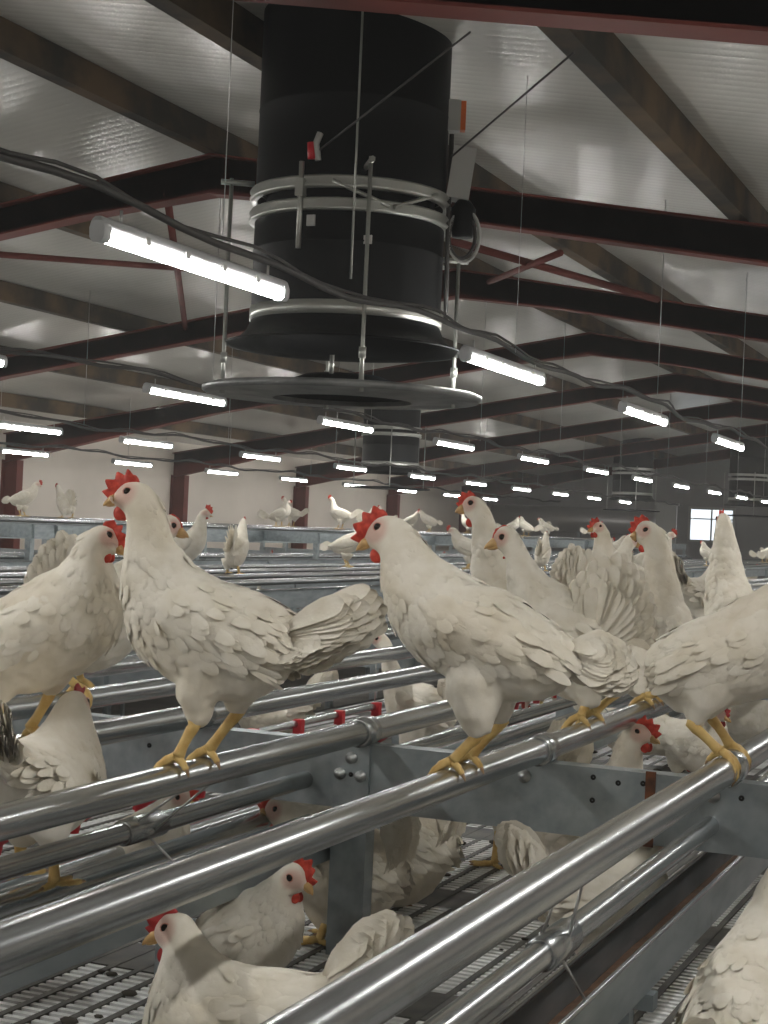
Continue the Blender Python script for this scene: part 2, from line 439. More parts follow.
# ------------------------------------------------------------------ ventilation chimneys
CR = Vector((math.cos(YAW), math.sin(YAW), 0)); CT = Vector((math.sin(YAW), -math.cos(YAW), 0))
def chimney(label, loc, detail=True):
    # local z = 0 at eye height
    t = thing('ventilation_chimney', label, 'ventilation shaft', loc, 0, 'black ventilation chimneys')
    R = .462
    top = (rtop(loc[0]) + .25 - CZ) / 1.0
    if detail: t.scale = (1.0,) * 3
    bm = NB(); lathe(bm, [(R, 1.555), (R + .002, 1.75), (R, 1.76), (R, 1.98), (R + .003, 1.985), (R, 1.99), (R, top)], 64); obj('upper_tube', bm, M['blackplastic'], t, True)
    bm = NB(); lathe(bm, [(R - .004, 1.02), (R, 1.04), (R, 1.30), (R + .003, 1.305), (R, 1.31), (R, 1.485)], 64); obj('lower_tube', bm, M['blackplastic'], t, True)
    bm = NB(); lathe(bm, [(R - .05, 1.44), (R - .05, 1.60)], 64); obj('inner_sleeve', bm, M['blackplastic'], t, True)
    for z in (1.468, 1.572):
        bm = NB(); lathe(bm, [(R - .01, z - .028), (R + .022, z - .028), (R + .03, z - .016), (R + .016, z), (R + .03, z + .016), (R + .022, z + .028), (R - .01, z + .028)], 64); obj('clamp_ring', bm, M['ducttrim'], t, True)
    bm = NB(); lathe(bm, [(R - .012, .965), (R + .006, .967), (R + .006, 1.03), (R - .012, 1.032)], 64); obj('steel_band', bm, M['ducttrim'], t, True)
    bm = NB()
    pr = [(R - .008, 1.02), (R, .96), (R + .02, .915), (R + .055, .88), (R + .1, .862), (R + .118, .855), (R + .118, .848), (R + .1, .85), (R + .05, .865), (R + .01, .9), (R - .02, .96), (R - .02, 1.02)]
    lathe(bm, pr, 64); obj('flared_mouth', bm, M['blackplastic'], t, True)
    if not detail: 
        bm = NB(); lathe(bm, [(0.001, .645), (.66, .62), (.66, .60), (.001, .61)], 48); obj('baffle_plate', bm, M['blackplastic'], t, True)
        for d in (CR * -.58, CT * .58, CR * .55):
            bm = NB(); tube(bm, [(d.x, d.y, .62), (d.x, d.y, 1.63)], .009, 6); obj('rod', bm, M['ducttrim'], t)
        return t
    bm = NB()
    lathe(bm, [(.34, .600), (.45, .612), (.60, .618), (.665, .612), (.682, .622), (.682, .640), (.665, .648), (.55, .650), (.34, .640), (.34, .600)], 72)
    obj('baffle_ring', bm, M['baffle'], t, True)
    bm = NB(); lathe(bm, [(.345, .62), (.30, .655), (.24, .70), (.19, .72), (.001, .725)], 48); lathe(bm, [(.35, .622), (.345, .62)], 48); obj('dome', bm, M['blackplastic'], t, True)
    bm = NB(); tube(bm, [(CT.x * .2 - CR.x * .05, CT.y * .2 - CR.y * .05, .71), (CT.x * .2 - CR.x * .05, CT.y * .2 - CR.y * .05, .80)], .012, 8); obj('pin', bm, M['ducttrim'], t)
    for d, zt in ((CR * -.575 + CT * .1, 1.64), (CR * .10 + CT * .60, 1.66), (CR * .545 - CT * .15, 1.35), (CR * -.1 - CT * .6, 1.64)):
        bm = NB(); tube(bm, [(d.x, d.y, .60), (d.x, d.y, .76), (d.x, d.y, zt)], [.014, .010, .010], 8); r = obj('rod', bm, M['ducttrim'], t, True)
        bm = NB(); tube(bm, [(d.x, d.y, .75), (d.x, d.y, .80)], .018, 6); obj('nut', bm, M['ducttrim'], r)
        e = d.normalized()
        bm = NB(); a = e * (R + .01)
        tube(bm, [(a.x, a.y, zt - .02), (d.x + e.x * .05, d.y + e.y * .05, zt - .02)], .014, 6); obj('bracket_arm', bm, M['ducttrim'], t)
    # struts between the two rings
    for ang in (-.15, .45):
        p = CT * ((R + .03) * math.cos(ang)) + CR * ((R + .03) * math.sin(ang)); q = CT * ((R + .03) * math.cos(ang + .55)) + CR * ((R + .03) * math.sin(ang + .55))
        bm = NB(); tube(bm, [(p.x, p.y, 1.468 if ang > 0 else 1.57), (q.x, q.y, 1.57 if ang > 0 else 1.47)], .010, 6); obj('strut', bm, M['ducttrim'], t)
    p = CT * .44 - CR * .22
    bm = NB(); tube(bm, [(p.x, p.y, 1.66), (p.x, p.y, 1.26)], .013, 8); obj('slide_bar', bm, M['ducttrim'], t)
    bm = NB(); box(bm, p.x - .02, p.x + .02, p.y - .02, p.y + .02, 1.50, 1.58); obj('latch', bm, M['ducttrim'], t)
    p = CT * .47 - CR * .165
    bm = NB(); box(bm, p.x - .02, p.x + .02, p.y - .006, p.y + .006, 1.36, 1.41); obj('tag_plate', bm, M['greyplastic'], t)
    p = CT * .455 + CR * .09
    bm = NB(); box(bm, p.x - .025, p.x + .03, p.y - .004, p.y + .004, 1.29, 1.33); obj('sticker', bm, M['whitepipe'], t)
    # valve lever with red grip
    p = CT * .455 - CR * .145
    bm = NB(); tube(bm, [(p.x, p.y, 1.665), (p.x - .01, p.y - .01, 1.74), (p.x + .005, p.y, 1.79)], .016, 8); k = obj('lever', bm, M['greyplastic'], t, True)
    bm = NB(); tube(bm, [(p.x - CR.x * .03, p.y - CR.y * .03, 1.67), (p.x - CR.x * .035, p.y - CR.y * .035, 1.745)], .02, 8); obj('grip', bm, M['redplastic'], k, True)
    # drive box, orange switch, cable loops on the right flank
    p = CR * .53 + CT * .06
    bm = NB(); rot = Matrix.Rotation(YAW, 4, 'Z')
    box(bm, -.055, .055, -.06, .06, -.13, .12); bm.transform(Matrix.Translation((p.x, p.y, 1.72)) @ rot @ Matrix.Rotation(.12, 4, 'Y')); k = obj('drive_box', bm, M['greyplastic'], t)
    bm = NB(); lathe(bm, [(.001, -.09), (.05, -.09), (.06, -.03), (.06, .05), (.03, .09), (.001, .09)], 16); bm.transform(Matrix.Translation((p.x + .02, p.y, 1.50))); obj('motor', bm, M['blackplastic'], t, True)
    p = CR * .49 + CT * .05
    bm = NB(); box(bm, -.035, .025, -.03, .03, -.075, .075); bm.transform(Matrix.Translation((p.x, p.y, 2.00)) @ rot); k = obj('switch_box', bm, M['greyplastic'], t)
    bm = NB(); box(bm, .025, .05, -.028, .028, -.07, .07); bm.transform(Matrix.Translation((p.x, p.y, 2.00)) @ rot); obj('switch_cover', bm, M['orange'], k)
    for q, (rr, m) in enumerate(((.085, 'cable'), (.10, 'greyplastic'))):
        p = CR * (.545 + .01 * q) + CT * .1
        pts = []
        for i in range(22):
            a = PI * .65 + i / 21 * PI * 1.75
            e = CR * (math.cos(a) * rr * .75) + Vector((0, 0, math.sin(a) * rr * 1.25))
            pts.append((p.x + e.x, p.y + e.y, 1.41 + e.z))
        bm = NB(); tube(bm, pts, .009, 6); obj('cable_loop', bm, M[m], t, True)
    p = CR * .475 + CT * .1
    bm = NB(); tube(bm, [(p.x, p.y, 1.9), (p.x, p.y, 1.5), (p.x + .01, p.y, .99)], .012, 6); obj('conduit', bm, M['cable'], t, True)
    # chain hanging down the front
    p = CT * .50 + CR * .03
    bm = NB(); tube(bm, [(p.x, p.y, 2.55 if False else min(top, 2.38)), (p.x, p.y, 1.12)], .006, 6); obj('pull_chain', bm, M['ducttrim'], t)
    return t
M['baffle'] = simple('baffle_grey', (.34, .345, .34), .42, .3, (.16, .165, .165), 5)
chimney('big black ventilation shaft hanging above the hens, with flared mouth and round baffle', (-3.262, 7.085, CZ))
chimney('small distant ventilation shaft seen just under the big one', (-10.07, 23.85, CZ), False)
chimney('faint far ventilation shaft right of the middle lamps', (-9.3, 36.6, CZ), False)
chimney('farthest ventilation shaft near the right edge of the picture', (-6.9, 38.2, CZ), False)
rod('guy_wire', (-1.95, 6.38, 2.0), (-2.74, 7.08, 1.77), .005, M['cable'], 'thin dark wire from the shaft up to the right purlin', 'wire')
rod('guy_wire', (-2.34, 6.19, 2.06), (-3.24, 6.62, 1.70), .005, M['cable'], 'thin dark wire crossing the front of the black shaft', 'wire')

# big round air duct and door at the far wall
bm = NB(); tube(bm, [(XL + .4, YE - .6, CZ + .40), (-9.95, YE - .6, CZ + .40)], .34, 24)
t = tag(obj('air_duct', bm, simple('dull_duct', (.5, .49, .48), .38, .5), None, True), 'long grey round air duct along the far wall', 'air duct')
for i, x in enumerate((-13.5, -12, -10.4)):
    bm = NB(); box(bm, x - .04, x + .04, YE - .65, YE - .55, 0, CZ + .08); obj('stand', bm, M['sheet'], t)
bm = NB(); box(bm, -9.75, -9.22, YE - 1.35, YE - 1.25, 0, CZ + .85); box(bm, -9.80, -9.17, YE - 1.37, YE - 1.23, CZ + .85, CZ + .92)  # thin sliding door panel with a head piece on top
tag(obj('door_panel', bm, M['greyplastic']), 'tall pale grey sliding door panel standing left of the far lit window', 'door_panel')

# ------------------------------------------------------------------ aviary rows
TZ = CZ - .42          # perch tube centre line
TR = .0245
BEAM_Y = 2.99
DKZ = CZ - .88         # top of the slatted deck
tubes = [(-.555, 'nearest thick galvanised perch tube, running up to the hen at the right edge'), (-.917, 'second perch tube, the one the middle hen stands on'),
         (-1.295, 'third perch tube, carrying the tall left hen, over the bolted post'), (-1.68, 'fourth perch tube, just behind the tall left hen'),
         (-2.02, 'fifth perch tube of the near row'), (-2.40, 'sixth perch tube of the near row'), (-2.72, 'seventh perch tube of the near row'), (-3.05, 'last perch tube of the near row')]
def perch_tube(x, z, r, y0, y1, label, group, joints=()):
    t = thing('perch_tube', label, 'perch', (x, 0, z), 0, group)
    bm = NB(); n = 60
    tube(bm, [(0, y0 + (y1 - y0) * i / n, 0) for i in range(n + 1)], r, 20); obj('pipe', bm, M['tube'], t, True)
    for y in joints:
        bm = NB(); tube(bm, [(0, y - .028, 0), (0, y - .026, 0), (0, y + .026, 0), (0, y + .028, 0)], [r + .001, r + .006, r + .006, r + .001], 20); obj('coupling', bm, M['tube'], t, True)
    return t
for i, (x, lab) in enumerate(tubes):
    perch_tube(x, TZ, TR + (.0025 if i == 0 else 0), -1.2, 39.5, lab, 'perch tubes of the near row', [BEAM_Y, 5.99, 8.99] if i < 4 else [])

# cross beams (C channel, web towards the camera) every three metres
def cross_beam(y, x0, x1, label, holes=True, zt=CZ - .445):
    t = thing('cross_beam', label, 'beam', (0, y, zt), 0, 'galvanised cross beams under the perches')
    d = .134
    bm = NB(); box(bm, x0, x1, -.002, .002, -d, 0); obj('web', bm, M['sheet'], t)
    bm = NB(); box(bm, x0, x1, .002, .045, -.003, 0); obj('flange', bm, M['sheet'], t)
    bm = NB(); box(bm, x0, x1, .002, .045, -d, -d + .003); obj('flange', bm, M['sheet'], t)
    if holes:
        hp = [(-.811, -.018), (-.762, -.024), (-.714, -.02), (-.811, -.062), (-.529, -.028), (-1.126, -.034), (-1.795, -.05), (-2.004, -.058), (-.14, -.05), (.2, -.06)]
        for x, z in hp:
            bm = NB(); lathe(bm, [(.001, 0), (.0055, 0), (.0055, .001), (.001, .001)], 10); bm.transform(Matrix.Translation((x, -.0025, z)) @ Matrix.Rotation(PI / 2, 4, 'X')); obj('hole', bm, M['darkhole'], t)
        for x in (-.949, -.581):
            bm = NB(); lathe(bm, [(.001, .012), (.006, .012), (.006, .005), (.013, .005), (.013, 0)], 12); bm.transform(Matrix.Translation((x, -.002, -.03)) @ Matrix.Rotation(PI / 2, 4, 'X')); obj('bolt', bm, M['bolt'], t)
        bm = NB(); box(bm, -.709, -.690, -.006, -.001, -d - .004, .004); obj('rusty_strap', bm, M['rust'], t)
    return t
cross_beam(BEAM_Y, -2.75, .62, 'galvanised cross beam with rusty strap under the front hens')
for i, y in enumerate((5.99, 8.99, 11.99, 14.99, 17.99)):
    cross_beam(y, -3.2, .62, 'galvanised cross beam of the near row, %s one behind the front beam' % ORD[i], False)

def post(x, y, z0, z1, label, plate=True, w=.078):
    t = thing('steel_post', label, 'post', (x, y, z0), 0, 'galvanised posts of the near row')
    bm = NB(); h = z1 - z0
    box(bm, -w / 2, w / 2, -.003, 0, 0, h); box(bm, -w / 2, -w / 2 + .003, 0, .04, 0, h); box(bm, w / 2 - .003, w / 2, 0, .04, 0, h); obj('channel', bm, M['sheet'], t)
    if plate:
        for k, (bx, bz) in enumerate(((.0, -.028), (-.024, -.062), (.022, -.064))):
            bm = NB(); lathe(bm, [(.001, .014), (.0055, .014), (.0065, .006), (.012, .006), (.012, 0)], 12); bm.transform(Matrix.Translation((bx, -.003, h + bz)) @ Matrix.Rotation(PI / 2, 4, 'X')); obj('bolt', bm, M['bolt'], t)
        bm = NB(); lathe(bm, [(.001, 0), (.005, 0), (.005, .001), (.001, .001)], 10); bm.transform(Matrix.Translation((0, -.0035, h - .062)) @ Matrix.Rotation(PI / 2, 4, 'X')); obj('hole', bm, M['darkhole'], t)
    return t
post(-1.315, BEAM_Y - .006, DKZ + .001, CZ - .446, 'galvanised post with three bolts under the third perch tube')
post(-1.74, 5.97, DKZ + .001, CZ - .44, 'second galvanised post, behind the middle hen')
post(-2.42, 5.97, DKZ + .001, CZ - .30, 'slim galvanised post in front of the hen between the perches')
for i, (x, y) in enumerate(((-.3, 5.97), (-1.315, 8.97), (-2.42, 8.97))):
    post(x, y, DKZ + .001, CZ - .446, 'galvanised post farther along the near row, %s one' % ORD[i], False)

# slatted deck of the near row
t = thing('slatted_deck', 'white slatted plastic deck under the near perches', 'deck', (0, 0, DKZ))
X0, X1, Y0, Y1 = -3.19, .75, .6, 20.
ny = int((9.5 - Y0) / .0262)
bm = NB()
for i in range(ny):
    y = Y0 + i * .0262
    box(bm, X0, X1, y, y + .0125, -.012, -.002)
for i in range(int((Y1 - 9.5) / .05)):
    y = 9.5 + i * .05
    box(bm, X0, X1, y, y + .03, -.012, -.002)
obj('slats', bm, M['slat'], t)
bm = NB()
for i in range(int((X1 - X0) / .058)):
    x = X0 + i * .058
    box(bm, x, x + .014, Y0, Y1, -.014, .0)
obj('ribs', bm, M['slatdark'], t)
for j, y in enumerate(np.arange(1.05, 19, .82)):
    bm = NB(); box(bm, X0, X1, y, y + .17, -.016, -.0012); obj('solid_strip', bm, M['slatdark'], t)
bm = NB(); box(bm, X0, X1, Y0, Y1, -.06, -.055); box(bm, X0, X0 + .03, Y0, Y1, -.06, -.0); box(bm, X1 - .03, X1, Y0, Y1, -.06, 0)
obj('support', bm, M['belt'], t)
for x in (X0 + .06, X1 - .06):
    for y in (1.2, 6, 11, 16, 19.5):
        bm = NB(); box(bm, x - .03, x + .03, y - .03, y + .03, -DKZ, -.06); obj('leg', bm, M['sheet'], t)
# loose droppings: nobody could count them
bm = NB()
for i in range(260):
    x, y = random.uniform(-2.4, .2), random.uniform(1.4, 6.5)
    s = random.uniform(.004, .016)
    k = bmesh.ops.create_icosphere(bm, subdivisions=1, radius=s, matrix=Matrix.Translation((x, y, DKZ + s * .3)) @ Matrix.Diagonal((1.3, 1, .45, 1)))
tag(obj('droppings', bm, M['grain'], None, True), 'scattered dark droppings on the slatted deck', 'droppings', None, 'stuff')

# drinker pipes and feed troughs that hang below the perches
def wire_obj(pts, r, parent, name='hanger_wire'):
    bm = NB(); tube(bm, pts, r, 6); return obj(name, bm, M['wire'], parent, True)
def feeder(xp, xt, label_pipe, label_tr, ytube, xtube, hangs, y0=-1.0, y1=19.):
    p = thing('drinker_pipe', label_pipe, 'pipe', (xp, 0, CZ - .53), 0, 'pipes under the perches')
    bm = NB(); tube(bm, [(0, y0 + (y1 - y0) * i / 30, 0) for i in range(31)], .0175, 16); obj('pipe', bm, M['tube'], p, True)
    for y in hangs:
        bm = NB(); tube(bm, [(0, y - .06, 0), (0, y - .058, 0), (0, y + .058, 0), (0, y + .06, 0)], [.018, .0225, .0225, .018], 16); obj('sleeve', bm, M['tube'], p, True)
        a = Vector((xtube - xp, 0, .11 - .02))
        wire_obj([(a.x - .02, y - .01, a.z), (-.012, y - .035, 0), ], .0022, p); wire_obj([(a.x + .005, y, a.z), (.012, y + .01, -.01)], .0022, p)
    tr = thing('feed_trough', label_tr, 'trough', (xt, 0, CZ - .69), 0, 'feed troughs under the perches')
    bm = NB(); w, h = .036, .075
    for s in (-1, 1):
        box(bm, s * w - .001, s * w + .001, y0, y1, 0, h)
    box(bm, -w, w, y0, y1, -.001, .001); obj('channel', bm, M['sheet'], tr)
    for s in (-1, 1):
        bm = NB(); tube(bm, [(s * w, y0 + (y1 - y0) * i / 20, h) for i in range(21)], .0045, 8); obj('rolled_rim', bm, M['tube'], tr, True)
    for y in hangs:
        wire_obj([(xp - xt, y + .02, .145), (w, y + .055, h + .004)], .0022, tr)
    y = .2
    while y < y1:
        bm = NB(); box(bm, -w - .012, w + .012, y, y + .03, -.026, -.001); box(bm, -.012, .012, y, y + .03, -(CZ - .69 - DKZ), -.026); obj('foot', bm, M['sheet'], tr); y += 2.2
    bm = NB(); N = 200
    rows = [[(x * w * .96, y0 + .02 + (y1 - y0 - .04) * i / N, .022 + .006 * noise.noise(Vector((x * 3, i * .7, xt))) - abs(x) * .004) for x in (-1, -.5, 0, .5, 1)] for i in range(N + 1)]
    grid_loft(bm, rows, False, False)
    bmesh.ops.recalc_face_normals(bm, faces=bm.faces)
    tag(obj('chicken_feed', bm, M['feed'], None, True, (xt, 0, CZ - .69)), 'brown mash lying in the ' + label_tr, 'feed', None, 'stuff')
feeder(-.585, -.592 + .0, 'galvanised pipe hung below the nearest perch tube', 'feed trough below the nearest perch tube', 2, -.555, (2.0, 4.9))
feeder(-1.42, -1.40, 'galvanised pipe hung below the third perch tube', 'feed trough below the third perch tube', 2, -1.295, (2.35, 5.2))

# nipple line with red drip cups
t = thing('nipple_line', 'white drinker line with red drip cups behind the front beam', 'drinker line', (-2.13, 0, CZ - .66))
bm = NB(); tube(bm, [(0, 1.5 + i * .5, 0) for i in range(36)], .016, 10); obj('pipe', bm, M['whitepipe'], t, True)
bm = NB(); tube(bm, [(.0, 1.5 + i * .5, .045) for i in range(36)], .012, 10); obj('stabiliser', bm, M['tube'], t, True)
yy = 1.7
while yy < 16:
    bm = NB(); lathe(bm, [(.014, -.01), (.018, .012), (.048, .032), (.052, .056), (.044, .056), (.01, .028)], 14); bm.transform(Matrix.Translation((.01, yy, -.085))); obj('drip_cup', bm, M['redplastic'], t, True)
    bm = NB(); box(bm, .008, .022, yy - .115, yy + .115, -.034, -.008); box(bm, -.006, .022, yy - .012, yy + .012, -.085, .06); obj('nipple_holder', bm, M['redplastic'], t); yy += .30
for y in (2.0, 5., 8., 11., 14):
    wire_obj([(0, y, .045), (.0, y, .24)], .0025, t)
t = thing('nipple_line', 'second white drinker line with red cups, near the right hens', 'drinker line', (-.30, 0, CZ - .66))
bm = NB(); tube(bm, [(0, 3.4 + i * .5, 0) for i in range(30)], .016, 10); obj('pipe', bm, M['whitepipe'], t, True)
yy = 3.6
while yy < 8:
    bm = NB(); lathe(bm, [(.014, -.01), (.018, .012), (.048, .032), (.052, .056), (.044, .056), (.01, .028)], 14); bm.transform(Matrix.Translation((.01, yy, -.085))); obj('drip_cup', bm, M['redplastic'], t, True); yy += .30
for y in (3.6, 6.6, 9.6, 12.6):
    wire_obj([(0, y, 0), (.0, y, .24)], .0025, t)
# low perch behind
perch_tube(-.855, CZ - .62, .016, -.5, 2.75, 'thin low rail just below and left of the nearest perch tube', 'low perches')
perch_tube(-1.555, CZ - .64, .018, .6, 18., 'thin low perch tube between the third and fourth perch tubes', 'low perches')
perch_tube(-1.955, CZ - .775, .018, 1.0, 18., 'thin low perch tube near the deck, behind the front beam', 'low perches')

# the rows farther left
def aviary(xs, hs, x0, x1, label, deck_h, y0=1.0, y1=39.5, upper=None):
    for i, (x, h) in enumerate(zip(xs, hs)):
        perch_tube(x, CZ + h, .023, y0, y1, 'galvanised perch tube of the %s, %s from the camera side' % (label, ORD[i]), 'perch tubes of the ' + label)
    t = thing('slatted_deck', 'slatted deck of the ' + label, 'deck', (0, 0, CZ + deck_h))
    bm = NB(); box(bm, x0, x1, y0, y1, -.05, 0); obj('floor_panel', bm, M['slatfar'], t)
    for x in (x0, x1):
        bm = NB(); box(bm, x - .015, x + .015, y0, y1, -.16, .02); obj('side_rail', bm, M['sheet'], t)
    y = y0 + 2
    n = 0
    for yy in np.arange(y0 + 2, y1, 6.):
        for x in (x0 + .05, x1 - .05):
            bm = NB(); box(bm, x - .03, x + .03, yy - .03, yy + .03, -CZ - deck_h, -.05); obj('leg', bm, M['sheet'], t)
    zt = max(hs)
    while y < y1:
        fr = thing('aviary_frame', 'galvanised frame across the %s, %s from the camera' % (label, ORD[n]), 'frame', (0, y, 0), 0, 'cross frames of the ' + label)
        for x in (x0 + .05, (x0 + x1) / 2, x1 - .05):
            bm = NB(); box(bm, x - .03, x + .03, -.03, .03, CZ + deck_h + .001, CZ + zt - .026); obj('post', bm, M['sheet'], fr)
        for h in sorted(set(round(q, 2) for q in hs)):
            bm = NB(); box(bm, x0, x1, -.003, .003, CZ + h - .155, CZ + h - .026); box(bm, x0, x1, .003, .04, CZ + h - .03, CZ + h - .026); obj('cross_rail', bm, M['sheet'], fr)
        y += 3.0; n += 1
    return t
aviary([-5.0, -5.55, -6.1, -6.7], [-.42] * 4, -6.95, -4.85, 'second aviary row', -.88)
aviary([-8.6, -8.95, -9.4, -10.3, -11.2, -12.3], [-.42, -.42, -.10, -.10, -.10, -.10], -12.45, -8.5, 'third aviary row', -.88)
# long side rails (blue-grey sheet) of the farther rows
def rail(x, z0, z1, label):
    t = thing('side_rail', label, 'rail', (x, 0, z0))
    bm = NB(); box(bm, -.004, .004, 1., 39.5, 0, z1 - z0); obj('sheet', bm, M['sheet'], t)
    bm = NB(); box(bm, -.004, .04, 1., 39.5, z1 - z0, z1 - z0 + .004); obj('lip', bm, M['tube'], t)
    y = 1.5; 
    while y < 39:
        bm = NB(); box(bm, .0, .03, y - .02, y + .02, -z0 if (y % 6 < 3 and x > -9) else -.4, z1 - z0 - .01); obj('bracket', bm, M['sheet'], t); y += 3
rail(-4.80, CZ - .58, CZ - .455, 'long galvanised side rail of the second aviary row')
rail(-9.3, CZ - .28, CZ - .135, 'long grey upper side rail of the third aviary row')
rail(-8.45, CZ - .60, CZ - .455, 'long grey lower side rail of the third aviary row')
rail(-3.22, CZ - .58, CZ - .455, 'long galvanised side rail at the back of the near row')

